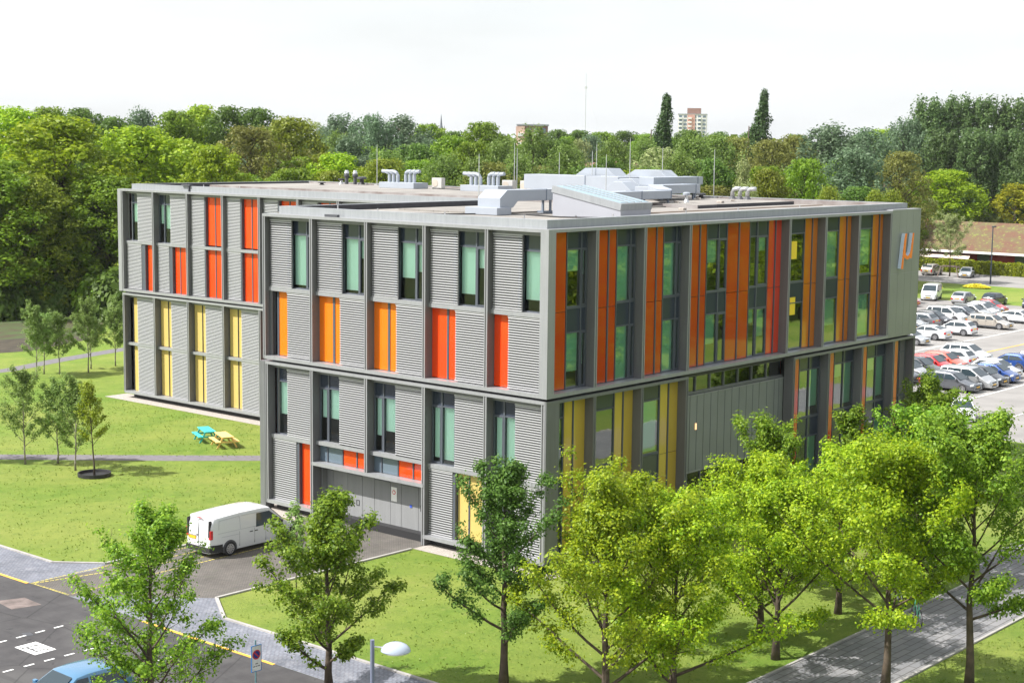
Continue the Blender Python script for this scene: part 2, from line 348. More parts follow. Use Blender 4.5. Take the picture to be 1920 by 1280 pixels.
sheet("footpath", [(-40, -14.6), (13.2, -14.6), (15, -13), (60, -13), (60, -18.4), (-40, -18.4)], .008, M['slab'])
sheet("lawn_path", [(-30, 65.5), (-12, 48.9), (-2.9, 40.2), (4.2, 32.2), (16, 20), (16.4, 21.6), (5.2, 33.6), (-2.1, 41.6), (-11, 50.4), (-29, 67)], .006, M['path'])
sheet("far_path", [(0, 70.5), (18.3, 72.4), (24, 74.5), (31.5, 76.5), (60, 80), (60, 78.2), (31.8, 74.8), (24.5, 72.8), (18.6, 70.8), (0, 69)], .006, M['path'])
sheet("car_park_surface", [(45.6, -10), (131.5, -10), (131.5, 50), (60, 50), (45.6, 50)], .006, M['lot'])
sheet("back_road", [(155, -10), (171, -10), (171, 120), (155, 120)], .006, M['lot'])
sheet("pond_bank", [(10, 84), (26, 80.5), (36, 84.5), (34, 88), (26, 90), (10, 94)], .010, M['mud'])
# gravel margins
for nm, q in (("gravel_margin", [(-.75, -.75), (36, -.75), (36, .7), (1.0, .7), (1.0, 7.35), (-.75, 7.35)]),
              ("gravel_margin", [(-.75, 15.6), (1.0, 15.9), (1.0, 19.6), (-.75, 19.6)]),
              ("gravel_margin", [(15.6, 19), (17.6, 19), (17.6, 54.8), (15.6, 54.8)])):
    sheet(nm, q, .014, M['gravel'])
# kerbs (raised strips)
def kerb(name, pts, w=.14, h=.07, m='kerb'):
    mb = MB()
    for a, b in zip(pts[:-1], pts[1:]):
        a = Vector((*a, 0)); b = Vector((*b, 0)); t = (b-a); L = t.length; t.normalize(); n = Vector((-t.y, t.x, 0))
        mb.obox((a+b)/2+Vector((0, 0, h/2)), t*(L/2+.01), n*(w/2), Vector((0, 0, h/2)))
    return tag(mb.build(name, M[m]), kind="structure")
kerb("kerb", [(-13.43, 60), (-13.58, 17.4), (-12.1, 15.52), (-.9, 15.52)])
kerb("kerb", [(-.9, 7.32), (-12.2, 7.6), (-13.82, 5.1), (-13.72, -30)])
kerb("path_kerb", [(-40, -18.46), (60, -18.46)], .12, .06)
kerb("path_kerb", [(-40, -14.54), (13.2, -14.54)], .1, .04)
kerb("yellow_kerb_line", [(-16.2, 40), (-16.2, 15.3)], .13, .02, 'yellow_line')
kerb("yellow_kerb_line", [(-16.2, 7.2), (-16.2, -.6)], .13, .02, 'yellow_line')
def line(name, a, b, w, m, z=.018):
    a = Vector((*a, z)); b = Vector((*b, z)); t = (b-a).normalized(); n = Vector((-t.y, t.x, 0))*w/2
    mb = MB(); mb.add([a-n, b-n, b+n, a+n], [(0, 1, 2, 3)]); return tag(mb.build(name, m), kind="structure")
def dashes(name, a, b, w, m, on, off, z=.018):
    a = Vector((*a, z)); b = Vector((*b, z)); t = (b-a).normalized(); n = Vector((-t.y, t.x, 0))*w/2; L = (b-a).length; s = 0; mb = MB()
    while s < L:
        p = a+t*s; q = a+t*min(L, s+on); mb.add([p-n, q-n, q+n, p+n], [(0, 1, 2, 3)]); s += on+off
    return tag(mb.build(name, m), kind="structure")
for a, b in (((-16.1, 15.15), (-2.0, 15.2)), ((-16.0, 15.05), (-8.0, 13.2)), ((-15.9, 12.5), (-3.4, 12.66)), ((-16.1, 15.2), (-16.05, 12.5)), ((-12.9, 14.3), (-4.0, 14.35))):
    dashes("yellow_bay_line", a, b, .10, M['yellow_dash'], .17, .05)
dashes("white_bay_dashes", (-30, 5.95), (-16.6, 5.72), .10, M['white_line'], .42, .42)
dashes("white_bay_dashes", (-30, 8.8), (-18.5, 9.0), .10, M['white_line'], .42, .42)
dashes("white_bay_dashes", (-30, 2.9), (-16.6, 2.8), .10, M['white_line'], .42, .42)
sheet("service_patch", [(-18.6, 13.9), (-17.5, 13.5), (-17.6, 12.1), (-18.8, 12.4)], .009, mat("worn_brick_patch", (.15, .12, .11), .9, .3, 2))
sheet("drain_cover", [(-20.3, 9.35), (-20.0, 9.2), (-20.1, 8.8), (-20.4, 8.9)], .010, M['darkgrey'])
# charging-bay symbol: white tile with a black outlined plug sign
tile = MB(); tile.box(-21.42, -20.52, 6.68, 8.02, .004, .016)
tl = tile.build("bay_symbol", M['white_line']); tag(tl, kind="structure")
sm = MB()
def gbar(x0, y0, x1, y1): sm.box(x0, x1, y0, y1, .0165, .019)
for yy in (6.95, 7.28, 7.61): gbar(-21.12, yy, -20.72, yy+.075)
gbar(-21.2, 6.93, -21.12, 7.70); gbar(-20.78, 6.83, -20.70, 7.02); gbar(-20.78, 7.55, -20.70, 7.74); gbar(-21.34, 7.60, -21.2, 7.68); gbar(-21.34, 7.60, -21.27, 7.86)
so = sm.build("symbol_lines", M['black'], tl)
# car park lines
def lotlines():
    for x0, y0, x1, y1 in ((46, 7.9, 131, 7.9), (46, 24.0, 131, 24.0)): line("parking_line", (x0, y0), (x1, y1), .14, M['white_line'])
    line("parking_line_yellow", (70, 18.9), (131, 18.9), .2, M['yellow_line'])
    x = 61.2
    while x < 131:
        for ya, yb in ((8, 12.9), (24.1, 29.2)): line("parking_line", (x, ya), (x, yb), .09, M['white_line'])
        x += 2.45
    line("parking_line", (46.5, 2.2), (46.5, 7), .1, M['white_line']); line("parking_line", (49.5, 2.2), (58, 2.2), .1, M['white_line'])
lotlines()

# ------------------------------------------------------------------ the office building
ZB, ZM, ZT = .35, 7.82, 15.22
off = empty("office_building", (0, 0, 0))
tag(off, "grey office building with projecting fins, silver louvres and orange and yellow panels", "building")
ROOFZ = 15.30
# core volumes (dark interior set well behind the glass line)
core = MB()
core.box(1.5, 33.8, 1.5, 18.2, .02, 15.1); core.box(18.0, 33.8, 18.2, 52.6, .02, 15.1)
core.build("wall", M['wall'], off)
# plinth
pl = MB(); pl.box(.45, 34.3, .45, 18.3, 0, .36); pl.box(17.0, 34.3, 18.3, 53.1, 0, .36)
pl.build("plinth", M['black'], off)
slabm = MB()
for z in (4.0-.25, 7.74-.22, 11.4-.25, 15.02): slabm.box(.62, 34.1, .62, 18.1, z, z+.22); slabm.box(17.1, 34.1, 18.1, 52.9, z, z+.22)
slabm.build("floor_slab", M['wall'], off)
# blind end and rear walls
w = MB(); w.box(.5, 33.9, 18.12, 18.62, .36, 15.1); w.box(33.95, 34.5, .5, 53.0, .36, 15.1); w.box(17.0, 34.0, 52.95, 53.45, .36, 15.1)
w.build("end_wall", M['fin'], off)
# roof
r = MB(); r.box(.56, 34.2, .56, 18.2, 15.11, ROOFZ); r.box(17.06, 34.2, 18.2, 53.0, 15.11, ROOFZ-.001)
roof = r.build("roof", M['roof'], off)
# parapets: light top capping, faces out
pa = MB(); ht = 15.60; wd = .32
pa.box(.55, .55+wd, .55, 18.1, 15.1, ht); pa.box(.55+wd, 34.2, .55, .55+wd, 15.1, ht-.002)
pa.box(34.2-wd, 34.2-.001, .55+wd, 53, 15.1, ht); pa.box(17.05, 17.05+wd, 18.15, 53, 15.1, ht-.002); pa.box(17.05+wd, 34.2-wd, 53-wd, 53, 15.1, ht)
pa.build("parapet", M['parapet'], off)
pb = MB(); pb.box(.56+wd, 17.05, 18.1-wd, 18.1, 15.1, ht-.004); pb.build("parapet", M['parapet'], off)
for q in ((.9, 17.0, 17.72, 17.77), (17.4, 33.8, 52.58, 52.66)):
    lin = MB(); lin.box(*q, 15.302, ht-.03); lin.build("parapet_inner_face", M['roof_shade'], off)  # dark sheet paints the shade on the parapet's inner side
lin2 = MB(); lin2.box(33.8, 33.87, .9, 52.5, 15.302, ht-.03); lin2.build("parapet_inner_face", M['stained'], off)
# inner raised roof fields
pf = MB(); pf.box(22.6, 33.0, 7.6, 51, 15.28, 15.50); pf.box(7.2, 22.6, 9.8, 16.2, 15.28, 15.38); fld = pf.build("raised_roof", M['roof'], off)
dk = MB(); dk.box(24.5, 33.0, 7.55, 7.59, 15.302, 15.49); dk.box(22.64, 24.4, 7.55, 7.59, 15.302, 15.45); dk.build("roof_upstand", M['roof_shade'], fld)  # dark strips paint the shaded front edge of the raised roof
st = MB(); st.box(22.54, 22.59, 7.6, 51, 15.302, 15.49); st.build("roof_upstand", M['stained'], fld)
for (a, b_) in (((1.9, 3.2), (22, 3.2)), ((1.9, 3.2), (1.9, 16.5)), ((9, 5.6), (33, 5.6)), ((18.3, 19), (18.3, 52)), ((10, 13), (22, 12.9)), ((3.5, 9.3), (3.5, 16))):
    c = MB(); c.box(a[0], b_[0]+.09, a[1], b_[1]+.09, 15.302, 15.36); c.build("cable_tray", mat("rusty_tray", (.33, .25, .2), .8) if "rusty_tray" not in bpy.data.materials else bpy.data.materials["rusty_tray"], off)

# façade coordinate helpers
def LB(mb, plane, ya, yb, d0, d1, z0, z1): mb.box(plane+d0, plane+d1, ya, yb, z0, z1)
def RB(mb, xa, xb, d0, d1, z0, z1): mb.box(xa, xb, d0, d1, z0, z1)
def put(side, mb, a, b, d0, d1, z0, z1):
    """side: ('L', plane) with a,b in y; ('R',) with a,b in x; d = depth behind the frame front"""
    if side[0] == 'L': mb.box(side[1]+d0, side[1]+d1, a, b, z0, z1)
    else: mb.box(a, b, d0, d1, z0, z1)
def posts(name, m, boxes):
    for b in boxes:
        q = MB(); q.box(*b); q.build(name, M[m], off)
def louvre(side, a, b, z0, z1, depth=.30):
    a, b = min(a, b), max(a, b); fr = MB()
    put(side, fr, a, b, depth+.03, depth+.05, z0, z1)
    fine = side[0] == 'L' and side[1] > 1; bk = fr.build("louvre_panel", M['louvre_back2' if fine else 'louvre_back'], off)
    sl = MB(); n = int((z1-z0-.10)/(.10 if fine else .114)); hh = .019 if fine else .018
    for i in range(n):
        z = z0+.06+(i+.5)*(z1-z0-.12)/n
        if side[0] == 'L': sl.obox((side[1]+depth, (a+b)/2, z), (.022, 0, -.012), (0, (b-a)/2-.02, 0), (.004, 0, hh))
        else: sl.obox(((a+b)/2, depth, z), ((b-a)/2-.02, 0, 0), (0, .022, -.012), (0, .004, hh))
    put(side, sl, a, b, depth-.03, depth+.029, z1-.055, z1); put(side, sl, a, b, depth-.03, depth+.029, z0, z0+.05)
    sl.build("slats", M['louvre'], bk); return bk
def panel(side, segs, z0, z1, m, depth=.50, joint=None, mull='metal_dark'):
    for (a, b) in segs:
        p = MB()
        lo, hi = min(a, b), max(a, b)
        if joint:
            put(side, p, lo, hi, depth, depth+.04, z0, joint-.012); put(side, p, lo, hi, depth, depth+.04, joint+.012, z1)
        else: put(side, p, lo, hi, depth, depth+.04, z0, z1)
        p.build("colour_panel", M[m], off)
def window(side, a, b, z0, z1, mull=None, transom=.78, blind=.7, depth=.52, refl=False, narrow=None, openw=None, nb=None):
    """frame with a dark top spandrel, mullion(s), tinted panes and roller blinds"""
    lo, hi = min(a, b), max(a, b); f = MB(); t = .06
    put(side, f, lo, lo+t, depth-.03, depth+.07, z0, z1); put(side, f, hi-t, hi, depth-.03, depth+.07, z0, z1)
    put(side, f, lo+t, hi-t, depth-.03, depth+.07, z0, z0+t); put(side, f, lo+t, hi-t, depth-.03, depth+.07, z1-t, z1)
    zt = z1-transom
    put(side, f, lo+t, hi-t, depth-.035, depth+.075, zt-t/2, zt+t/2)
    ms = [mull] if isinstance(mull, (int, float)) else (mull or [])
    for m_ in ms: put(side, f, m_-.045, m_+.045, depth-.04, depth+.08, z0+.001, z1-.001)
    if openw:                                   # opening casement: its own inner frame
        q0, q1 = openw; s = .05
        put(side, f, q0, q0+s, depth-.05, depth+.04, z0+t, zt-t/2); put(side, f, q1-s, q1, depth-.05, depth+.04, z0+t, zt-t/2)
        put(side, f, q0+s, q1-s, depth-.05, depth+.04, z0+t, z0+t+s); put(side, f, q0+s, q1-s, depth-.05, depth+.04, zt-t/2-s, zt-t/2)
    w_ = f.build("window", M['metal_dark'], off)
    sp = MB(); put(side, sp, lo+t, hi-t, depth+.01, depth+.04, zt+t/2, z1-t); sp.build("spandrel", M['spandrel'] if not refl else M['spandrel'], w_)
    pn = MB()
    if side[0] == 'L': x = side[1]+depth+.02; pn.add([(x, lo+t, z0+t), (x, hi-t, z0+t), (x, hi-t, zt), (x, lo+t, zt)], [(0, 3, 2, 1)])
    else: y = depth+.02; pn.add([(lo+t, y, z0+t), (hi-t, y, z0+t), (hi-t, y, zt), (lo+t, y, zt)], [(0, 1, 2, 3)])
    pn.build("pane", M['pane_r'] if refl else M['pane'], w_)
    H = zt-z0; bounds = [lo+t]+list(ms)+[hi-t]
    bl = MB()
    for i in range(len(bounds)-1):
        fr_ = blind if not nb else nb[i]
        if fr_ <= 0: continue
        put(side, bl, bounds[i]+.03, bounds[i+1]-.03, depth+.13, depth+.14, zt-H*fr_, zt)
    if bl.v: bl.build("blind", M['blind'], w_)
    return w_
def frame(side, bounds, z0, z1, name="facade_frame", thick=.17, bot=.17, top=.14, skip=(), ends=(None, None)):
    """projecting cage: rails, fins and the light front edges"""
    f = MB(); e = MB(); D = .58
    lo, hi = min(bounds), max(bounds)
    for i, b in enumerate(bounds):
        if i in skip: continue
        q = MB(); put(side, q, b-thick/2, b+thick/2, .03, D, z0+.005, z1-.005); q.build("facade_fin", M['fin'], off)
        put(side, e, b-thick/2-.012, b-.045, 0, .03, z0+.02, z1-.02); put(side, e, b+.045, b+thick/2+.012, 0, .03, z0+.02, z1-.02)
    put(side, e, lo-thick/2, hi+thick/2, -.006, .56, z1-top, z1)
    return f, e
# ---- front wing, façade towards -x
SL = ('L', 0.0); VB = [18.69, 15.17, 11.30, 7.45, 3.60]
def cells(side, f, e, a, b, z0, z1, zmid, sill=True, top=.14, bot=.17):
    lo, hi = min(a, b)+.09, max(a, b)-.09
    put(side, e, lo-.09, hi+.09, -.004, .57, z0, z0+bot)
    if sill: put(side, e, lo, hi, .24, .56, zmid-.09, zmid+.10)
    rail = MB(); put(side, rail, lo, hi, .30, .5, z1-top-.17, z1-top-.002); rail.build("louvre_rail", M['metal'], off)
f, e = frame(SL, VB+[.36], ZM, ZT)
for a, b in zip(VB, VB[1:]+[.36]): cells(SL, f, e, a, b, ZM, ZT, 11.40)
e.build("facade_frame", M['metal_light'], off)
cp = MB(); cp.box(-.008, .50, -.008, .44, ZM, ZT+.004); cp.build("corner_post", M['metal_light'], off)
for k, (a, b) in enumerate([(18.5, 16.89), (15.0, 13.23), (11.15, 9.40), (7.3, 5.56), (3.45, 1.72)]): louvre(SL, a, b, 11.52, 14.92)
UB = [(.93, .97), (.93, .35), (.62, .5), (.8, .35), (.8, .8)]
for k, (a, b) in enumerate([(17.1, 15.28), (13.36, 11.41), (9.53, 7.56), (5.73, 3.71), (1.86, .46)]):
    m_ = a-1.12; window(SL, a, b, 11.50, 15.0, mull=m_, nb=(.3 if k == 9 else UB[k][1], UB[k][0]), openw=(b+.05, m_-.05))
    g = MB(); g.box(.30, .5, a-.02, a+.10, 11.52, 14.9); g.build("jamb_post", M['metal_dark'], off)
LOW = [((18.08, 17.49), (18.37, 18.21), 'amber'), ((15.08, 14.08), (13.93, 13.45), 'amber'), ((11.21, 10.25), (10.11, 9.55), 'amber'), ((7.36, 6.40), (6.28, 5.74), 'vermilion'), ((3.5, 2.6), None, 'vermilion')]
for p1, p2, m_ in LOW:
    segs = [p1]+([p2] if p2 else []); panel(SL, segs, 8.02, 11.31, m_)
    mm = MB()
    if p2: mm.box(.47, .54, min(p1[1], p2[0]) if p1[0] > p2[0] else p1[0], max(p1[1], p2[0]) if p1[0] > p2[0] else p2[1], 8.0, 11.31)
    if mm.v: mm.build("mullion", M['metal_dark'], off)
bgp = MB(); bgp.box(.3, .34, 18.38, 18.58, 8.0, 11.3); bgp.build("jamb_post", M['metal'], off)
for a, b in [(17.26, 15.27), (13.41, 11.41), (9.54, 7.56), (5.72, 3.71), (2.52, .46)]: louvre(SL, a, b, 8.04, 11.29)
# lower section
f = MB(); e = MB(); D = .58; z1 = 7.70
for i, b in enumerate([18.55, 15.17, 11.30, 7.45, 3.60, .20]):
    zlo = 2.78 if i == 2 else (.02 if i in (1, 3) else ZB)
    q = MB(); put(SL, q, b-.085, b+.085, .03, D, zlo, z1-.005); q.build("facade_fin", M['fin'], off); put(SL, e, b-.10, b-.045, 0, .03, zlo, z1-.02); put(SL, e, b+.045, b+.10, 0, .03, zlo, z1-.02)
put(SL, e, .1, 18.64, -.006, .56, z1-.14, z1)
for (a, b) in ((18.55, 15.17), (7.45, 3.60), (3.60, .20)): cells(SL, f, e, a, b, ZB, z1, 3.83)
for (a, b) in ((15.17, 11.30), (11.30, 7.45)): cells(SL, f, e, a, b, 2.78, z1, 3.90, sill=True)
e.build("facade_frame", M['metal_light'], off)
ep = MB(); ep.box(-.02, .56, 18.65, 19.05, .02, 7.70); ep.build("corner_post", M['metal'], off); ep = MB(); ep.box(.0, .1, -.0, .10, ZB, 7.70); ep.build("corner_post", M['metal'], off)
for a, b in [(17.3, 15.27), (13.46, 11.41), (9.57, 7.56), (5.72, 3.71), (2.05, .32)]: louvre(SL, a, b, 3.95, 7.38)
LB_ = [(.62, .62), (.55, .55), (.7, .6), (.9, .92), (.9, .9)]
for k, (a, b) in enumerate([(18.3, 17.4), (15.08, 13.6), (11.21, 9.70), (7.36, 5.85), (3.51, 2.15)]):
    m_ = None if k == 0 else a-.66
    window(SL, a, b, 3.93, 7.46, mull=m_, nb=(LB_[k][1], LB_[k][0]) if m_ else (LB_[k][0],), openw=None if m_ is None else (m_+.05, a-.05))
panel(SL, [(18.45, 18.31)], 3.95, 7.4, 'darkred')
louvre(SL, 18.4, 16.6, .54, 3.72); panel(SL, [(16.40, 15.27)], .54, 3.72, 'vermilion')
g = MB(); g.box(.32, .55, 16.42, 16.58, .52, 3.73); g.build("jamb_post", M['metal_dark'], off); g = MB(); g.box(.32, .55, 5.66, 5.80, .52, 3.73); g.build("jamb_post", M['metal_dark'], off)
louvre(SL, 7.34, 5.80, .54, 3.72); panel(SL, [(5.64, 4.98), (4.88, 3.71)], .54, 3.72, 'sand'); g = MB(); g.box(.47, .54, 4.89, 4.97, .52, 3.73); g.build("mullion", M['metal_dark'], off)
window(SL, 3.5, 2.15, .55, 3.72, mull=2.85, nb=(0, 0)); louvre(SL, 2.05, .32, .54, 3.72)
for (g1, g2, gm, r1, r2, r3, r4) in ((15.05, 13.45, 14.49, 13.35, 12.76, 12.65, 11.42), (11.2, 9.59, 10.67, 9.5, 8.91, 8.76, 7.57)):
    panel(SL, [(g1, gm+.04), (gm-.04, g2)], 2.97, 3.78, 'bluegrey'); panel(SL, [(r1, (r1+r4)/2+.05), ((r1+r4)/2-.05, r4)], 2.97, 3.78, 'vermilion')
    posts('mullion', 'metal_dark', [(.46, .545, q-.04, q+.04, 2.96, 3.79) for q in (gm, (g2+r1)/2, (r1+r4)/2)])
# service doors in the recess
rc = MB(); rc.box(.95, 1.2, 7.5, 15.1, .02, 2.95); rc.box(.6, .95, 15.0, 15.09, .02, 2.8); rc.box(.6, .95, 7.53, 7.6, .02, 2.8)
rc.build("recess_wall", M['garage'], off)
ys = [15.0, 14.55, 13.5, 12.45, 11.6, 10.5, 9.75, 8.6, 7.7]
for i in range(len(ys)-1):
    d = MB(); d.box(.91, .949, ys[i+1]+.008, ys[i]-.008, .05, 2.72 if i % 2 else 2.45)
    d.build("service_door", M['garage'], off, bevel=.008)
sg = MB(); sg.box(.885, .905, 10.03, 10.42, 1.55, 2.25); sgn = sg.build("door_sign", mat("white_sign_plate", (.8, .8, .78), .5), off)
cir = MB(); cc = [(.882, 10.225+.11*math.cos(t*math.pi/8), 2.0+.11*math.sin(t*math.pi/8)) for t in range(16)]; cir.prism(cc, 0, (-.004, 0, 0)); cir.build("sign_disc", mat("sign_red", (.6, .03, .03), .5), sgn, fixn=True)
cir = MB(); cc = [(.876, 10.225+.07*math.cos(t*math.pi/8), 2.0+.07*math.sin(t*math.pi/8)) for t in range(16)]; cir.prism(cc, 0, (-.003, 0, 0)); cir.build("sign_disc", bpy.data.materials["white_sign_plate"], sgn, fixn=True)
sg = MB(); sg.box(.885, .905, 9.02, 9.16, 1.42, 1.56); sg.build("blue_notice", mat("notice_blue", (.05, .1, .5), .5), off)
sg = MB(); sg.box(.80, .905, 8.22, 8.38, 1.35, 1.66); sg.build("door_light", M['black'], off, bevel=.02)
for yy in (14.74, 12.76):
    h = MB(); h.box(.89, .908, yy-.11, yy+.11, .95, .98); h.box(.89, .908, yy-.11, yy+.11, 1.2, 1.23); h.box(.89, .908, yy-.11, yy-.08, .98, 1.2); h.box(.89, .908, yy+.08, yy+.11, .98, 1.2)
    h.build("door_lock", M['darkgrey'], off)

# ---- rear wing, façade towards -x
SW = ('L', 16.5); WB = [53.51, 49.89, 46.06, 42.22, 38.42, 34.6, 30.8, 26.95, 23.1, 19.3]
for z0, z1, zm_ in ((ZM, ZT, 11.40), (ZB, 7.70, 3.97)):
    f, e = frame(SW, WB, z0, z1)
    for a, b in zip(WB, WB[1:]): cells(SW, f, e, a, b, z0, z1, zm_)
    e.build("facade_frame", M['metal_light'], off)
ep = MB(); ep.box(16.5-.01, 17.06, 53.6, 53.98, ZM, ZT+.002); ep.build("corner_post", M['metal_light'], off)
panel(SW, [(53.25, 53.0)], 11.6, 14.9, 'vermilion')
window(SW, 52.95, 52.1, 11.5, 15.0, mull=None, nb=(.5,)); louvre(SW, 52.05, 50.0, 11.52, 14.92)
window(SW, 49.78, 48.3, 11.5, 15.0, mull=49.14, nb=(.62, .5)); louvre(SW, 48.25, 46.17, 11.52, 14.92)
for i in range(2, 9):
    a, b = WB[i], WB[i+1]; louvre(SW, a-.15, a-1.62, 11.52, 14.92); panel(SW, [(a-1.75, a-2.52), (a-2.64, b+.12)], 11.6, 14.9, 'vermilion')
    louvre(SW, a-.15, a-1.62, 8.04, 11.29); panel(SW, [(a-1.75, a-2.52), (a-2.64, b+.12)], 8.02, 11.31, 'vermilion')
    posts('mullion', 'metal_dark', [(16.97, 17.03, a-2.63, a-2.53, 8.0, 14.9), (16.8, 17.04, a-1.73, a-1.62, 8.0, 14.9)])
louvre(SW, 53.35, 51.62, 8.04, 11.29); panel(SW, [(51.15, 50.02)], 8.02, 11.31, 'vermilion'); louvre(SW, 49.75, 48.4, 8.04, 11.29); panel(SW, [(48.0, 47.44), (47.33, 46.2)], 8.02, 11.31, 'vermilion')
g = MB(); g.box(16.8, 17.04, 51.2, 51.58, 8.0, 11.3); g.build("jamb_post", M['metal_dark'], off); g = MB(); g.box(16.8, 17.04, 48.05, 48.36, 8.0, 11.3); g.build("jamb_post", M['metal_dark'], off); g = MB(); g.box(16.97, 17.03, 47.34, 47.43, 8.0, 11.3); g.build("jamb_post", M['metal_dark'], off)
for i in range(0, 4):
    a, b = WB[i], WB[i+1]
    w0 = a-.15; w1 = a-1.0 if i else a-.5; w2 = w1-.09; w3 = a-1.48 if i else a-1.15
    for z0, z1 in ((.54, 3.86), (4.1, 7.4)):
        panel(SW, [(w0, w1), (w2, w3)], z0, z1, 'sand'); louvre(SW, w3-.1, b+.12, z0, z1)
        g = MB(); g.box(16.97, 17.03, w2, w1, z0, z1); g.build("mullion", M['black'], off)
for i in range(4, 9):
    a, b = WB[i], WB[i+1]
    for z0, z1 in ((.54, 3.86), (4.1, 7.4)): panel(SW, [(a-.12, a-1.2)], z0, z1, 'darkred'); louvre(SW, a-1.35, b+.12, z0, z1)

# ---- long façade towards -y
SR = ('R',); UB_ = [0.0, 3.47, 7.13, 10.83, 20.06, 23.81, 27.52, 31.27]
f = MB(); e = MB()
for b in UB_[1:]:
    q = MB(); put(SR, q, b-.085, b+.085, .03, .58, ZM+.005, ZT-.005); q.build("facade_fin", M['fin'], off); put(SR, e, b-.10, b-.045, 0, .03, ZM+.02, ZT-.02); put(SR, e, b+.045, b+.10, 0, .03, ZM+.02, ZT-.02)
put(SR, e, .50, 31.36, -.006, .56, ZT-.14, ZT); put(SR, e, .50, 31.36, -.004, .57, ZM, ZM+.17)
e.build("facade_frame", M['metal_light'], off)
def rwin(a, b, mull, z0, z1, nb, narrow_refl=True, op=None):
    return window(SR, a, b, z0, z1, mull=mull, nb=nb, refl=True, openw=op)
def rcell(wins, pans, mulls, blinds):
    for (z0, z1, k) in ((8.0, 11.66, 1), (11.66, 15.06, 0)):
        for (a, b, mu), bl in zip(wins, blinds):
            tr = 1.12 if k else .80
            window(SR, a, b, z0, z1, mull=mu, transom=tr, nb=bl[k], refl=True, openw=None if mu is None else (mu+.05, b-.05))
    for seg, mm in pans: panel(SR, seg, 8.03, 15.05, mm, joint=11.5)
    posts('mullion', 'metal_dark', [(q-.045, q+.045, .46, .56, 8.0, 15.06) for q in mulls])
rcell([(1.88, 3.37, 2.92)], [([(.52, .84), (.92, 1.83)], 'rust_g')], [.88], [(((.38, .45)), (.7, .6))])
rcell([(5.55, 7.03, 6.62)], [([(3.57, 4.85), (4.97, 5.5)], 'rust_g')], [4.91], [((1, .5), (1, .9))])
rcell([(9.25, 10.73, 10.33)], [([(7.23, 8.62), (8.72, 9.21)], 'rust_g')], [8.67], [((1, 1), (1, 1))])
rcell([(12.95, 14.80, 14.02), (16.88, 18.68, 17.61)], [([(10.93, 12.28), (12.38, 12.91)], 'rust_g'), ([(14.84, 15.80), (15.91, 16.84)], 'rust_g'), ([(18.73, 19.30), (19.42, 19.96)], 'red_g')], [12.33, 15.855, 19.36],
      [((.45, 0), (.6, 0)), ((0, .3), (.3, .6))])
rcell([(20.16, 22.38, None)], [([(22.42, 23.08), (23.18, 23.71)], 'amber_g')], [23.13], [((0,), (0,))])
rcell([(23.91, 26.10, None)], [([(26.14, 26.84), (26.96, 27.42)], 'amber_g')], [26.9], [((1,), (.6,))])
rcell([(27.62, 29.92, None)], [([(29.96, 30.64), (30.78, 31.17)], 'amber_g')], [30.71], [((.8,), (.9,))])
ysq = mat("yellow_paper_sheet", (.85, .62, .02), .6)
for z in (12.9, 9.9):
    g = MB(); g.box(21.05, 21.6, .505, .512, z, z+.95); g.build("yellow_window_sheet", ysq, off)
# sage metal end panel with the letter sign
sgp = MB()
xs = [31.36, 32.27, 33.14, 33.95, 34.85]
for a, b in zip(xs[:-1], xs[1:]):
    for z0, z1 in ((ZM, 11.54), (11.56, ZT)): sgp.box(a+.006, b-.006, 0, .5, z0, z1)
sgp.build("metal_cladding", M['sage'], off)
cl = MB(); cl.box(31.37, 34.84, .02, .55, ZM+.005, ZT-.005); cl.box(34.86, 34.9, .0, .56, ZM, ZT); cl.box(31.36, 34.9, -.01, .56, ZT+.001, ZT+.07); cl.build("cladding_edge", M['metal_light'], off)
rw = MB(); rw.box(34.5, 34.85, .51, 53.4, ZB, ZT-.2); rw.build("side_wall", M['sage'], off)
mu = [(32.52,13.89),(32.75,13.88),(32.68,13.47),(32.64,13.08),(32.64,12.76),(32.73,12.63),(32.90,12.56),(33.07,12.61),(33.22,12.76),(33.30,13.05),(33.46,13.89),(33.64,13.88),(33.54,13.04),(33.44,12.41),(33.28,12.41),(33.19,12.47),(33.04,12.38),(32.86,12.36),(32.67,12.41),(32.53,12.50),(32.46,12.43),(32.41,11.82),(32.15,11.85),(32.29,12.61),(32.42,13.48)]
p = MB(); p.prism([(x, -.24, z) for x, z in mu], 0, (0, .22, 0)); ls = p.build("letter_sign", mat("letter_side_blue_grey", (.58, .67, .80), .4), off, fixn=True)
p = MB(); p.prism([(x, -.255, z) for x, z in mu], 0, (0, .014, 0)); p.build("letter_face", mat("letter_face_orange", (.90, .22, .01), .4), ls, fixn=True)
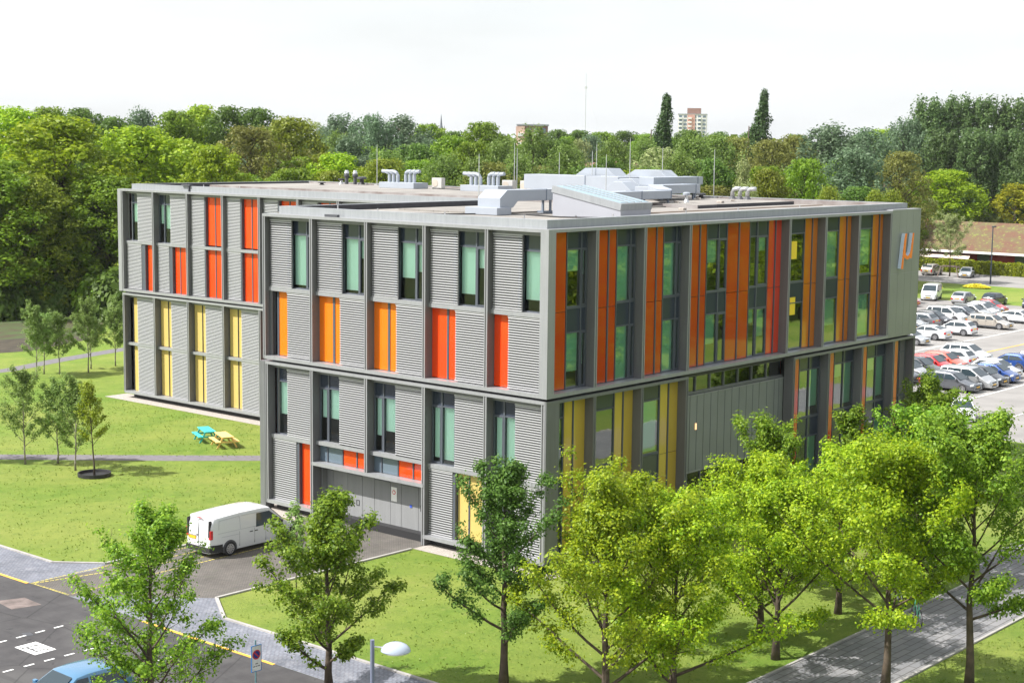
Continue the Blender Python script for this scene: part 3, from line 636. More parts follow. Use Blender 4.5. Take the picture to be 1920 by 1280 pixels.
# lower part of the long façade
z1 = 7.70; f = MB(); e = MB(); e2 = MB()
for b in (3.47, 7.13, 10.83, 20.9, 24.62, 28.4, 32.2, 34.75):
    q = MB(); put(SR, q, b-.085, b+.085, .03, .58, ZB, z1-.005); q.build("facade_fin", M['fin'], off); e_ = e if b < 15 else e2; put(SR, e_, b-.10, b-.045, 0, .03, ZB, z1-.02); put(SR, e_, b+.045, b+.10, 0, .03, ZB, z1-.02)
for a, b, e_ in ((.1, 10.93, e), (20.82, 34.84, e2)): put(SR, e_, a, b, -.006, .56, z1-.14, z1); put(SR, e_, a, b, -.004, .57, ZB, ZB+.15)
e.build("facade_frame", M['metal'], off); e2.build("facade_frame", M['metal'], off)
cpp = MB(); cpp.box(.02, .95, .03, .10, ZB, 7.69); cpp.build("corner_post", M['metal'], off)
def lcell(wins, pans, m_, mulls, nbs):
    for (z0, z1, k) in ((.5, 4.12, 1), (4.12, 7.55, 0)):
        for (a, b, mu_) in wins: window(SR, a, b, z0, z1, mull=mu_, transom=1.1 if k else .8, nb=nbs[k], refl=True)
    for seg in pans: panel(SR, [seg], .52, 7.54, m_, joint=4.0)
    posts('mullion', 'metal_dark', [(q-.045, q+.045, .46, .56, .5, 7.55) for q in mulls])
lcell([(1.0, 1.84, None)], [(1.88, 2.44), (2.54, 3.37)], 'ochre_g', [2.49], [(1,), (.5,)])
lcell([(3.57, 5.6, None)], [(5.64, 6.2), (6.3, 7.03)], 'ochre_g', [6.25], [(0,), (.5,)])
lcell([(7.23, 9.24, None)], [(9.28, 9.88), (9.98, 10.73)], 'ochre_g', [9.93], [(.95,), (.5,)])
lcell([(22.24, 24.5, 23.3)], [(21.0, 21.56), (21.66, 22.2)], 'red_g', [21.61], [(0, .8), (0, .8)])
lcell([(26.05, 28.3, 27.1)], [(24.72, 25.36), (25.48, 26.0)], 'red_g', [25.42], [(.3, .9), (0, .9)])
lcell([(29.85, 32.1, 30.95)], [(28.5, 29.24), (29.34, 29.8)], 'red_g', [29.29], [(.3, .9), (0, .9)])
lcell([(33.7, 34.6, None)], [(32.3, 33.06), (33.16, 33.66)], 'red_g', [33.11], [(0,), (0,)])
# recessed entrance bay
rx = [10.93, 12.57, 13.86, 15.13, 16.44, 17.77, 19.2, 20.8]
t = MB(); t.box(10.93, 20.8, .72, .80, 7.46, 7.8); t.box(10.93, 20.8, .66, .82, 6.60, 6.72)
for q in rx[1:-1]: t.box(q-.03, q+.03, .68, .78, 6.72, 7.46)
tw = t.build("window", M['metal'], off); g = MB(); g.box(10.93, 20.8, .76, .77, 6.72, 7.46); g.build("pane", M['pane_dark'], tw)
sx = [10.95, 11.98, 13.21, 14.47, 15.77, 17.14, 18.39, 19.89, 20.8]
for a, b in zip(sx[:-1], sx[1:]):
    s = MB(); s.box(a+.02, b-.02, .60, .615, 2.72, 6.52); so_ = s.build("fabric_screen", M['screen'], off); s = MB(); s.box((a+b)/2-.015, (a+b)/2+.015, .59, .60, 2.73, 6.51); s.build("screen_seam", M['metal_dark'], so_)
    s = MB(); s.box(a+.02, b-.02, .57, .64, 6.52, 6.58); s.build("screen_rail", M['metal_light'], so_); s = MB(); s.box(a+.02, b-.02, .58, .63, 2.66, 2.72); s.build("screen_rail", M['metal_light'], so_)
g = MB()
for q in [10.95, 12.0, 13.2, 14.5, 15.8, 17.1, 18.4, 19.9, 20.75]: g.box(q-.035, q+.035, .70, .80, .05, 2.66)
g.box(10.93, 20.8, .70, .82, 2.6, 2.72); g.box(10.93, 20.8, .68, .84, .02, .12)
ed = g.build("entrance_glazing", M['metal'], off); g = MB(); g.box(10.93, 20.8, .76, .77, .12, 2.6); g.build("pane", M['pane_dark'], ed)
wl = MB(); wl.box(12.45, 12.62, .9, .95, 4.75, 5.15)
lm, lnt, lb = node_mat("wall_lamp_glow"); lb.inputs["Emission Color"].default_value = (1, .5, .16, 1); lb.inputs["Emission Strength"].default_value = .7
wl2 = MB(); wl2.box(12.45, 12.56, .56, .59, 4.8, 5.12); wl2.build("wall_lamp", lm, off)
# skylight: sloping glazed monitor on the roof
sk = MB(); x0, x1, ya, yb = 9.0, 11.5, 7.15, 2.9
sk.add([(x0, ya, 15.3), (x1, ya, 15.3), (x1, yb, 15.3), (x0, yb, 15.3), (x0, ya, 16.62), (x1, ya, 16.62), (x1, yb, 15.86), (x0, yb, 15.86)], [(0, 3, 2, 1), (4, 5, 6, 7), (0, 1, 5, 4), (1, 2, 6, 5), (2, 3, 7, 6), (3, 0, 4, 7)])
skl = sk.build("skylight", M['plaster'], off, fixn=True)
sl = Vector((0, yb-ya, 15.86-16.62)); c0 = Vector(((x0+x1)/2, (ya+yb)/2, 16.26)); su = sl.normalized(); nn = Vector((0, su.z, -su.y)) if su.y < 0 else Vector((0, -su.z, su.y))
nn = Vector((0, .176, .984))*-1 if False else Vector((0, -.176, .984))
hd = MB(); hd.obox(c0, (1.29, 0, 0), su*(sl.length/2+.04), nn*.17); hd.build("skylight_fascia", M['parapet'], skl)
gl = MB(); gl.obox(c0+nn*.175, (1.15, 0, 0), su*(sl.length/2-.12), nn*.012); gl.build("skylight_glass", M['skyglass'], skl)
gb = MB()
for k in range(1, 4): gb.obox(c0+nn*.20+Vector((-1.15+k*.575, 0, 0)), (.02, 0, 0), su*(sl.length/2-.12), nn*.02)
gb.build("glazing_bar", M['metal_light'], skl)

for nm, q in (("floodlight", (.18, .34, 13.45, 14.35, 15.225, 15.34)), ("floodlight", (16.9, 17.2, 46.2, 47.1, 15.61, 15.72))):
    g = MB(); g.box(*q); g.box(q[0]+.05, q[1]-.03, q[2]+.1, q[2]+.2, 15.12, q[4]); g.build(nm, M['darkgrey'], off)

# ------------------------------------------------------------------ rooftop equipment
RZ = 15.30
def tagn(o, l, c, g=None): return tag(o, l, c, g)
def vent_cluster(y0, lab):
    t = empty("exhaust_cowl_bank", (30, y0, 15.5)); tagn(t, lab, "roof vent", "white exhaust cowl banks")
    b = MB(); b.box(-1.0, .5, -1.75, 1.75, 0, .42); b.build("curb", M['duct'], t, bevel=.02)
    for i in range(6):
        yy = 1.15-i*.42; s = -1 if i < 3 else 1; xx = -.5 if i < 3 else -.1
        m = MB(); m.tube([(xx, yy, .4), (xx, yy, .95), (xx-.03, yy+.06*-s, 1.1), (xx-.05, yy-.25*s, 1.2), (xx-.06, yy-.62*s, 1.24)][:5] if s == 1 else [(xx, yy, .4), (xx, yy, .92), (xx-.02, yy+.1, 1.08), (xx-.04, yy+.35, 1.18), (xx-.05, yy+.68, 1.2)], .13, 10)
        m.build("cowl", M['duct'], t, smooth=False)
    return t
vent_cluster(38.0, "white bank of bent exhaust cowls on the rear wing roof, nearer the twin dark flues")
vent_cluster(30.0, "white bank of bent exhaust cowls on the roof beside the air conditioning units")
def ac(x, y, rz, lab):
    t = empty("air_conditioner", (x, y, 15.5), rz); tagn(t, lab, "air conditioner", "air conditioning units on the roof")
    b = MB(); b.box(-.2, .2, -.48, .48, .06, .78); b.build("housing", M['acwhite'], t, bevel=.02)
    f = MB(); f.prism([(-.203, .14+.27*math.cos(k*math.pi/12), .42+.27*math.sin(k*math.pi/12)) for k in range(24)], 0, (-.02, 0, 0)); f.build("fan_grille", M['fan'], t, fixn=True)
    f = MB(); f.box(-.2, .2, -.42, -.34, 0, .06); f.box(-.2, .2, .34, .42, 0, .06); f.build("foot", M['black'], t)
ac(31, 35.7, 0, "small white air conditioner standing alone between the two cowl banks")
ac(31, 29.0, 0, "white air conditioner with beige fan left of the big duct on the roof")
ac(31, 27.35, 0, "white air conditioner half hidden behind the end of the big duct")
def flue(x, y, lab, h=1.08):
    t = empty("flue_pipe", (x, y, RZ+.2)); tagn(t, lab, "flue", "twin dark flues on the rear wing roof")
    m = MB(); m.lathe([(.14, 0), (.14, .5*h), (.22, .56*h), (.22, .68*h), (.15, .74*h)], n=14); m.build("stack", M['darkgrey'], t, smooth=False)
    m = MB(); m.lathe([(.15, .74*h), (.2, .78*h), (.12, h)], n=14); m.build("cap", M['galv'], t)
flue(33, 47.34, "dark flue pipe with silver cap, left one of the twin flues"); flue(33, 46.4, "dark flue pipe with silver cap, right one of the twin flues")
def mush(x, y, z, r, h, m1, m2, lab, grp=None, cat="roof vent"):
    t = empty("mushroom_vent", (x, y, z)); tagn(t, lab, cat, grp)
    m = MB(); m.lathe([(r*.8, 0), (r*.45, h*.3), (r*.45, h*.7)], n=14); m.build("pipe", M[m2], t)
    m = MB(); m.lathe([(r*.6, h*.68), (r, h*.72), (r, h*.92), (r*.6, h)], n=16); m.build("cap", M[m1], t)
mush(33, 47.95, 15.5, .26, .42, 'black', 'galv', "squat black capped roof vent left of the twin dark flues")
mush(33, 45.65, 15.5, .36, .62, 'darkgrey', 'black', "wide dark mushroom vent right of the twin dark flues")
mush(30, 46.9, 15.5, .3, .2, 'black', 'black', "low black roof drain cap on the rear wing")
mush(27, 16.5, 15.5, .30, .55, 'duct', 'duct', "white mushroom vent in front of the stacked air ducts")
mush(14.9, 5.6, RZ, .30, .55, 'black', 'black', "black mushroom vent beside the low end of the skylight")
mush(31.5, 13.4, 15.5, .32, .35, 'darkgrey', 'black', "low dark vent near the bent pipes by the rear parapet")
mush(25.5, 10.4, 15.5, .22, .6, 'duct', 'galv', "small white capped vent below the end of the air duct")
for i, lb in enumerate(("left", "middle", "right")):
    y = 11.9-i*.55; t = empty("gooseneck_pipe", (32.8, y, 15.5)); tagn(t, "bent silver gooseneck pipe near the rear parapet, %s one of the three" % lb, "roof vent", "bent silver pipes on the roof")
    m = MB(); m.lathe([(.26, 0), (.13, .16)], n=12); m.build("collar", M['darkgrey'], t)
    m = MB(); m.tube([(0, 0, .1), (0, 0, .45), (0, -.08, .6), (0, -.24, .66), (0, -.6, .68)], .13, 12); m.build("pipe", M['galv'], t, smooth=True)
# air ducts
def duct(name, lab, boxes, straps=(), legs=(), chamf=()):
    t = empty(name, (boxes[0][0], boxes[0][2], RZ)); tagn(t, lab, "air duct"); ox, oy, oz = t.location
    m = MB()
    for b in boxes: m.box(b[0]-ox, b[1]-ox, b[2]-oy, b[3]-oy, b[4]-oz, b[5]-oz)
    for poly, h in chamf: m.prism([(p[0]-ox, p[1]-oy, p[2]-oz) for p in poly], 0, h)
    m.build("duct_body", M['duct'], t, fixn=True, bevel=.015)
    if straps:
        m = MB()
        for b in straps: m.box(b[0]-ox, b[1]-ox, b[2]-oy, b[3]-oy, b[4]-oz, b[5]-oz)
        m.build("joint_strap", M['duct_edge'], t)
    for (x, y, z) in legs:
        m = MB(); m.box(x-.05-ox, x+.05-ox, y-.05-oy, y+.05-oy, .05, z-oz); m.box(x-.22-ox, x+.22-ox, y-.22-oy, y+.22-oy, 0, .1); m.build("leg", M['duct_edge'], t)
    return t
# duct beside the skylight: curb, riser and elbow towards +x
duct("air_duct", "white duct rising from a low curb box and bending towards the skylight", [(6.6, 7.7, 8.75, 10.9, 15.32, 15.68), (8.35, 13.2, 8.9, 9.7, 15.98, 16.55)],
     straps=[(10.6, 10.66, 8.88, 9.72, 15.96, 16.57)], legs=[(11.2, 9.1, 16), (12.2, 9.1, 16), (11.2, 9.6, 16), (12.8, 9.5, 16)],
     chamf=[([(7.0, 8.9, 15.66), (8.0, 8.9, 15.66), (8.36, 8.9, 15.98), (8.36, 8.9, 16.55), (7.55, 8.9, 16.55), (7.0, 8.9, 16.15)], (0, 1.5, 0))])
duct("air_duct", "long pale air duct on legs behind the skylight, ending in a raised elbow", [(16.5, 24.0, 10.4, 11.5, 15.75, 16.22)],
     straps=[(17.6, 17.66, 10.38, 11.52, 15.73, 16.24), (21.0, 21.08, 10.38, 11.52, 15.73, 16.24), (23.9, 23.98, 10.38, 11.52, 15.73, 16.24)],
     legs=[(21.0, 10.6, 15.76), (23.9, 10.6, 15.76), (22.5, 11.3, 15.76), (17.6, 10.6, 15.76)],
     chamf=[([(24.0, 10.4, 15.8), (26.2, 12.6, 15.9), (26.2, 13.7, 15.9), (24.0, 11.5, 15.8)], (0, 0, .5))])
duct("air_duct", "short end section of pale air duct over the rear roof, on one tall leg", [(26.2, 30.2, 12.6, 13.7, 15.9, 16.45)], straps=[(29.7, 29.76, 12.58, 13.72, 15.88, 16.47)], legs=[(29.7, 12.8, 15.9), (27.2, 13.4, 15.9)])
duct("air_duct", "big white air duct with flat sides, furthest left of the stacked ducts", [(29.4, 31.0, 18.4, 26.3, 15.82, 16.78)], straps=[(29.38, 31.02, 21.05, 21.12, 15.8, 16.8)], legs=[(29.6, 25.6, 15.83), (30.8, 22.0, 15.83)],
     chamf=[([(29.4, 18.4, 15.82), (30.6, 17.2, 15.82), (31.6, 17.2, 15.82), (31.0, 18.4, 15.82)], (0, 0, .96))])
def hump(x0, x1, y0, y1, z0, z1, c, lab, strap=False):
    P = [(x0, y0, z0), (x0, y1, z0), (x0, y1-c*.15, z1-.45), (x0, y1-c, z1), (x0, y0+c*.7, z1), (x0, y0, z1-.5)]
    return duct("air_duct", lab, [(x0+.3, x1-.3, y0+.3, y1-.6, z0-.3, z0)], chamf=[(P, (x1-x0, 0, 0))])
hump(31.2, 32.6, 20.0, 23.4, 16.3, 17.25, .9, "white air duct hump with chamfered shoulders behind the big duct, left of the two")
hump(31.2, 32.6, 15.8, 19.4, 16.3, 17.22, 1.0, "white air duct hump with chamfered shoulders behind the big duct, right of the two")
hump(28.0, 29.3, 15.6, 18.2, 15.6, 16.72, 1.0, "white chamfered air duct elbow dropping to the roof in the middle of the stack")
hump(26.4, 27.6, 15.2, 17.4, 15.6, 16.55, .9, "smaller white chamfered duct elbow in front of the stack")
duct("air_duct", "flat white air duct running to the rear parapet, topmost on the stack's right", [(27.6, 33.0, 14.3, 15.4, 16.35, 16.85)], straps=[(32.4, 32.46, 14.28, 15.42, 16.33, 16.87)], legs=[(32.4, 14.5, 16.35)])
duct("air_duct", "low white duct box with rounded elbow on the right of the stack", [(26.6, 29.6, 13.8, 15.0, 15.82, 16.3)], legs=[(28.4, 14.2, 15.83)])
# lightning rods
RODS = [(33.20,44.20,18.59),(7.30,10.60,18.32),(33.00,30.24,18.85),(32.00,29.14,18.48),(33.00,26.17,18.23),(31.00,21.75,18.39),(33.00,22.94,18.84),(20.00,12.2,18.29),(29.50,17.55,19.25),(31.50,16.43,18.66),(33.4,13.72,18.60),(33.00,20.14,19.15)]
RL = ["left of the cowl banks", "rising from the duct curb beside the skylight", "left of the pair behind the air conditioners", "right of the pair behind the air conditioners", "behind the left end of the big duct", "left of the two humped ducts", "between the humped ducts, the thicker one", "in front of the long pale duct", "tallest over the duct stack", "at the right end of the duct stack", "standing alone right of the ducts", "behind the humped ducts"]
for (x, y, zt), l in zip(RODS, RL):
    m = MB(); m.tube([(0, 0, 0), (0, 0, (zt-RZ)*.55), (0, 0, zt-RZ)], [.032, .028, .016], 6); m.box(-.16, .16, -.16, .16, 0, .07)
    o = m.build("lightning_rod", M['galv']); o.location = (x, y, 15.5 if x > 22.6 else RZ); o.scale.z = (zt-o.location.z)/(zt-RZ); tagn(o, "thin grey lightning rod on the roof, " + l, "lightning rod", "lightning rods on the roof")
# small roof anchor posts
for i, (x, y) in enumerate([(2.1, 12.6), (2.0, 8.0), (2.6, 3.6), (7.2, 2.0), (13.4, 2.1), (18.2, 2.1), (24.3, 2.0), (3.0, 16.4), (19.2, 47.5), (19.4, 43.8)]):
    m = MB(); m.tube([(0, 0, 0), (0, 0, .34)], .035, 6); m.lathe([(.09, 0), (.09, .12), (.05, .14)], n=8)
    o = m.build("roof_anchor", M['galv']); o.location = (x, y, RZ); tagn(o, "short safety anchor post standing on the pale roof edge", "roof anchor", "short anchor posts along the roof edge")

# ------------------------------------------------------------------ vehicles
PAINT = {}
def paint(name, col, metal=.0, rough=.25):
    if name not in PAINT: PAINT[name] = mat("car_paint_"+name, col, rough, metal=metal, coat=.8, coatr=.05)
    return PAINT[name]
M['cglass'] = mat("car_glass", (.025, .04, .05), .04, spec=.6)
M['tyre'] = mat("tyre_rubber", (.018, .018, .02), .8)
M['rim'] = mat("alloy_rim", (.5, .5, .52), .3, metal=.7)
M['hlamp'] = mat("headlamp_clear", (.62, .66, .7), .12, spec=.8)
M['tlamp'] = mat("tail_lamp_red", (.5, .015, .02), .2, coat=.6)
M['plate'] = mat("yellow_number_plate", (.75, .42, .02), .5)
CARK = dict(
 hatch=dict(L=4.05, W=1.74, H=1.47, wx=1.12, rf=.28, rr=-1.35, rb=-1.86, belt=.93, hood=.80, nose=.62, tail=.86, t=.20, wb=2.52),
 estate=dict(L=4.6, W=1.78, H=1.47, wx=1.22, rf=.38, rr=-1.85, rb=-2.14, belt=.94, hood=.80, nose=.62, tail=.9, t=.19, wb=2.68),
 coupe=dict(L=4.65, W=1.82, H=1.41, wx=1.12, rf=.2, rr=-.95, rb=-1.85, belt=.93, hood=.78, nose=.6, tail=.95, t=.22, wb=2.76),
 mpv=dict(L=4.6, W=1.84, H=1.66, wx=1.55, rf=.55, rr=-1.85, rb=-2.14, belt=1.02, hood=.9, nose=.66, tail=.98, t=.17, wb=2.75),
 suv=dict(L=4.4, W=1.84, H=1.66, wx=1.2, rf=.4, rr=-1.6, rb=-2.0, belt=1.08, hood=.98, nose=.75, tail=1.05, t=.18, wb=2.65),
 small=dict(L=3.7, W=1.68, H=1.45, wx=1.0, rf=.2, rr=-1.2, rb=-1.66, belt=.93, hood=.84, nose=.66, tail=.86, t=.2, wb=2.4),
 bus=dict(L=4.85, W=1.9, H=1.94, wx=1.75, rf=.95, rr=-2.25, rb=-2.38, belt=1.12, hood=1.02, nose=.72, tail=1.15, t=.10, wb=3.0),
 van=dict(L=5.14, W=1.93, H=1.91, wx=1.78, rf=.92, rr=-2.36, rb=-2.52, belt=1.06, hood=1.03, nose=.74, tail=1.4, t=.085, wb=3.2),
)
def car(name, lab, x, y, hd, kind, pt, roof=None, group="cars in the car park", cat="car", rails=False, detail=1):
    k = CARK[kind]; L, W, H = k['L'], k['W'], k['H']; h = L/2; belt = k['belt']; hw = W/2
    prof = [(h, .42), (h-.02, k['nose']-.08), (h-.12, k['nose']+.03), (h-.45, k['hood']-.08), (k['wx']+.12, k['hood']+.06), (k['wx'], k['hood']+.1),
            (k['rf'], H-.05), (k['rf']-.45, H), ((k['rf']+k['rr'])/2-.2, H+.005), (k['rr'], H-.06), (k['rb'], k['tail']+.1), (-h+.1, k['tail']), (-h+.02, k['tail']-.25), (-h, .45)]
    def zt(X):
        for (a, za), (b, zb_) in zip(prof[:-1], prof[1:]):
            if b <= X <= a: return zb_+(za-zb_)*((X-b)/(a-b) if a > b else 0)
        return .4
    def wx(X):
        u = abs(X)/h; return hw*(1-.16*max(0, (u-.78)/.22)**2.2)
    def yw(X, z): return wx(X)*(1-k['t']*max(0, (z-belt)/(H-belt)))*(1-.06*max(0, (.55-z)/.4)**2)
    st = sorted(set([round(p[0], 3) for p in prof]+[h-.05, h-.25, h-.8, .9, .0, -.5, -1, -h+.4, -h+.06]), reverse=True)
    m = MB(); rings = []
    for X in st:
        z1 = max(zt(X), .42); z0 = .24; ring = []
        zs = [z0+(z1-.1-z0)*q for q in (0, .18, .45, .7, .86, 1)]
        ring = [(0, z0-.03), (wx(X)*.8, z0-.02)]+[(yw(X, z), z) for z in zs]+[(yw(X, z1-.1)-.035, z1-.035), (yw(X, z1-.1)-.12, z1-.004), (yw(X, z1-.1)*.5, z1+.02), (0, z1+.028)]
        rings.append([(X, a, b) for a, b in ring]+[(X, -a, b) for a, b in ring[-2:0:-1]])
    n = len(rings[0]); vs_ = [p for r_ in rings for p in r_]; fs = []
    for i in range(len(rings)-1):
        for j in range(n): fs.append((i*n+j, i*n+(j+1) % n, (i+1)*n+(j+1) % n, (i+1)*n+j))
    fs.append(tuple(range(n))); fs.append(tuple((len(rings)-1)*n+j for j in range(n))[::-1])
    m.add(vs_, fs)
    t = empty(name, (x, y, .012), hd); tag(t, lab, cat, group)
    body = m.build("body", pt, t, smooth=True, fixn=True)
    md = body.modifiers.new("edge", 'EDGE_SPLIT'); md.split_angle = R_(40)
    # glass
    def spoly(pts, s, offs=.006):
        return [(X, s*(yw(X, z)+offs), z) for X, z in pts]
    zb_ = belt+.02; zt_ = H-.13
    def slope_x(z, a, b):      # x on the line a(x,z)-b(x,z)
        return a[0]+(b[0]-a[0])*(z-a[1])/(b[1]-a[1])
    A = ((k['wx'], k['hood']+.1), (k['rf'], H-.05)); C = ((k['rb'], k['tail']+.1), (k['rr'], H-.06))
    xa0 = slope_x(zb_, *A)-.12; xa1 = slope_x(zt_, *A)-.14
    if kind == 'van':
        wins = [[(xa0-.05, zb_+.04), (xa1, zt_-.08), (xa1-.78, zt_-.08), (xa1-.84, zb_)]]
    else:
        xc0 = max(slope_x(zb_, *C)+.16, -h+.25) if k['rb'] < -1 else -1.5; xc1 = slope_x(zt_, *C)+.2
        bp = -.15 if kind not in ('bus',) else .55
        cp_ = (xc0+xc1)/2+.55 if kind in ('estate', 'mpv', 'bus', 'suv') else None
        wins = [[(xa0, zb_), (xa1, zt_), (bp+.04, zt_), (bp+.02, zb_)]]
        if cp_: wins += [[(bp-.05, zb_), (bp-.04, zt_), (cp_+.05, zt_), (cp_+.05, zb_)], [(cp_-.05, zb_), (cp_-.05, zt_), (xc1, zt_-.02), (xc0, zb_+.06)]]
        else: wins += [[(bp-.05, zb_), (bp-.04, zt_), (xc1+.1, zt_-.02), (xc0+.12, zb_+.06)]]
    for s in (-1, 1):
        for wp in wins:
            m = MB(); P = spoly(wp, s); m.prism(P, 0, (0, s*.004, 0)); m.build("side_window", M['cglass'], t, fixn=True)
    def front(a, b, nm, u0=.08, u1=.9):
        p0 = Vector((a[0], 0, a[1])); p1 = Vector((b[0], 0, b[1])); d_ = p1-p0; nrm = Vector((d_.z, 0, -d_.x)).normalized()
        if nm == "rear_window": nrm = -nrm
        if nrm.z < 0: nrm = -nrm
        q0 = p0+d_*u0; q1 = p0+d_*u1; w0 = yw(q0.x, q0.z)-.13; w1 = yw(q1.x, q1.z)-.15; o_ = nrm*.034
        m = MB(); m.prism([tuple(q0+o_+Vector((0, w0, 0))), tuple(q1+o_+Vector((0, w1, 0))), tuple(q1+o_-Vector((0, w1, 0))), tuple(q0+o_-Vector((0, w0, 0)))], 0, tuple(nrm*.006)); m.build(nm, M['cglass'], t, fixn=True)
    front(A[0], A[1], "windscreen")
    if kind != 'van': front(C[0], C[1], "rear_window", .15, .88)
    if roof:
        m = MB(); xs_ = [k['rf']-.1, k['rr']+.1]; w_ = yw(0, H-.1)-.1; m.box(xs_[1], xs_[0], -w_, w_, H+.0, H+.04); m.build("roof_panel", roof, t, bevel=.02)
    if rails:
        for s in (-1, 1):
            m = MB(); m.tube([(k['rf']-.3, s*(yw(0, H-.1)-.1), H+.04), (k['rr']+.2, s*(yw(0, H-.1)-.1), H+.04)], .02, 6); m.build("roof_rail", M['black'], t)
    # wheels
    wr = .33 if kind not in ('van', 'bus') else .335
    for sx in (1, -1):
        for s in (-1, 1):
            X = sx*k['wb']/2+(.07 if kind != 'van' else .07); we = wx(X)
            a = MB(); pts = [(X+(wr+.075)*math.cos(q*math.pi/12), s*(we-.05), wr+(wr+.075)*math.sin(q*math.pi/12)) for q in range(24)]
            pts = [(p[0], p[1], max(p[2], .2)) for p in pts]; a.prism(pts, 0, (0, s*.062, 0)); a.build("wheel_arch", M['darkgrey'], t, fixn=True)
            w_ = MB(); w_.prism([(X+wr*math.cos(q*math.pi/14), s*(we-.2), wr+wr*math.sin(q*math.pi/14)) for q in range(28)], 0, (0, s*.225, 0)); wh = w_.build("wheel", M['tyre'], t, fixn=True, bevel=.025)
            rr = wr*.66; rm = MB(); yo = s*(we+.025)
            rm.prism([(X+rr*math.cos(q*math.pi/12), yo, wr+rr*math.sin(q*math.pi/12)) for q in range(24)], 0, (0, s*.006, 0)); rm.build("rim", M['darkgrey'], wh, fixn=True)
            sp = MB(); ns = 5 if kind != 'van' else 10
            for q in range(ns):
                an = q*2*math.pi/ns+.3; dx, dz = math.cos(an), math.sin(an); c_ = Vector((X+dx*rr*.52, yo+s*.01, wr+dz*rr*.52))
                sp.obox(c_, (dx*rr*.46, 0, dz*rr*.46), (0, .006, 0), (-dz*rr*.13, 0, dx*rr*.13))
            for q in range(16):
                an = q*2*math.pi/16; dx, dz = math.cos(an), math.sin(an); sp.obox((X+dx*rr*.94, yo+s*.01, wr+dz*rr*.94), (dx*rr*.07, 0, dz*rr*.07), (0, .006, 0), (-dz*rr*.21, 0, dx*rr*.21))
            sp.build("spokes", M['rim'], wh)
    # lamps, plates, bumpers, mirrors
    zn = k['nose']; fw = wx(h-.15)
    for s in (-1, 1):
        m = MB(); m.obox((h-.20, s*(fw-.17), zn+.00), (.12, -s*.06, .03), (.05, s*.17, 0), (-.01, 0, .07)); m.build("headlight", M['hlamp'], t, bevel=.02)
        m = MB()
        if kind in ('van', 'bus', 'estate', 'mpv', 'suv'): zt2 = k['tail']; m.box(-h-.012, -h+.16, s*(wx(-h+.1)-.15), s*(wx(-h+.1)+.012), zt2-.52, zt2-.1)
        else: m.box(-h-.01, -h+.18, s*(wx(-h+.1)-.28), s*(wx(-h+.1)+.01), k['tail']-.3, k['tail']-.1)
        m.build("tail_light", M['tlamp'], t, bevel=.03)
        m = MB(); Xm = k['wx']-.32; m.box(Xm-.07, Xm+.07, s*(yw(Xm, belt)+.02), s*(yw(Xm, belt)+.2), belt+.0, belt+.15); m.build("mirror", pt if kind not in ('van', 'bus') else M['black'], t, bevel=.03)
        if kind != 'van':
            m = MB(); m.box(-1.45 if L > 4 else -1.2, 1.3 if L > 4 else 1.1, s*(hw*.965), s*(hw+.004), .24, .34); m.build("sill", M['darkgrey'], t)
    m = MB(); m.box(h-.03, h+.02, -.26, .26, .40, .50); m.build("number_plate", M['plate'], t)
    zr = .72 if kind in ('hatch', 'small', 'estate', 'mpv', 'suv') else .6
    if kind == 'van': zr = .86
    m = MB(); m.box(-h-.022, -h+.03, -.26, .26, zr-.05, zr+.06)
    if kind == 'van': m = MB(); m.box(-h-.022, -h+.03, .18, .70, .8, .93)
    m.build("number_plate", M['plate'], t)
    m = MB(); m.box(h-.07, h+.012, -fw*.62, fw*.62, .28, .38); m.box(h-.1, h+.004, -fw*.45, fw*.45, zn-.1, zn-.02); m.build("grille", M['black'], t, bevel=.01)
    m = MB(); m.box(-h-.01, -h+.1, -fw*.85, fw*.85, .24, .36); m.build("rear_bumper", M['darkgrey'], t, bevel=.02)
    # shut lines and handles
    m = MB()
    for s in (-1, 1):
        for X in ((xa0-.15, -.12, -1.02) if kind not in ('van', 'bus') else (xa1-.93, -.95, .62)):
            if abs(X) > h-.5: continue
            m.box(X-.006, X+.006, s*(hw*.93), s*(yw(X, .6)+.002), .36, belt-.02)
    m.build("door_seam", M['darkgrey'], t)
    for s in (-1, 1):
        m = MB()
        for X in ((-.02, -.95) if kind not in ('van', 'bus') else (.05, -.25)): m.box(X-.10, X+.08, s*(yw(X, belt)-.02), s*(yw(X, belt)+.018), belt-.16, belt-.12)
        m.build("door_handle", M['darkgrey'], t)
    return t, k, yw, h, hw
white = paint("white", (.62, .63, .645)); silver = paint("silver", (.50, .51, .52), .6, .3); dgrey = paint("slate_grey", (.13, .14, .16), .6, .3); blackp = paint("black", (.02, .022, .03), .2)
red = paint("red", (.55, .015, .02)); coral = paint("coral_red", (.62, .10, .06)); blue = paint("blue", (.02, .07, .28), .3); beige = paint("beige_silver", (.47, .43, .38), .5, .3); navy = paint("navy", (.03, .04, .09), .3); lightblue = paint("light_blue", (.10, .24, .40), .4)
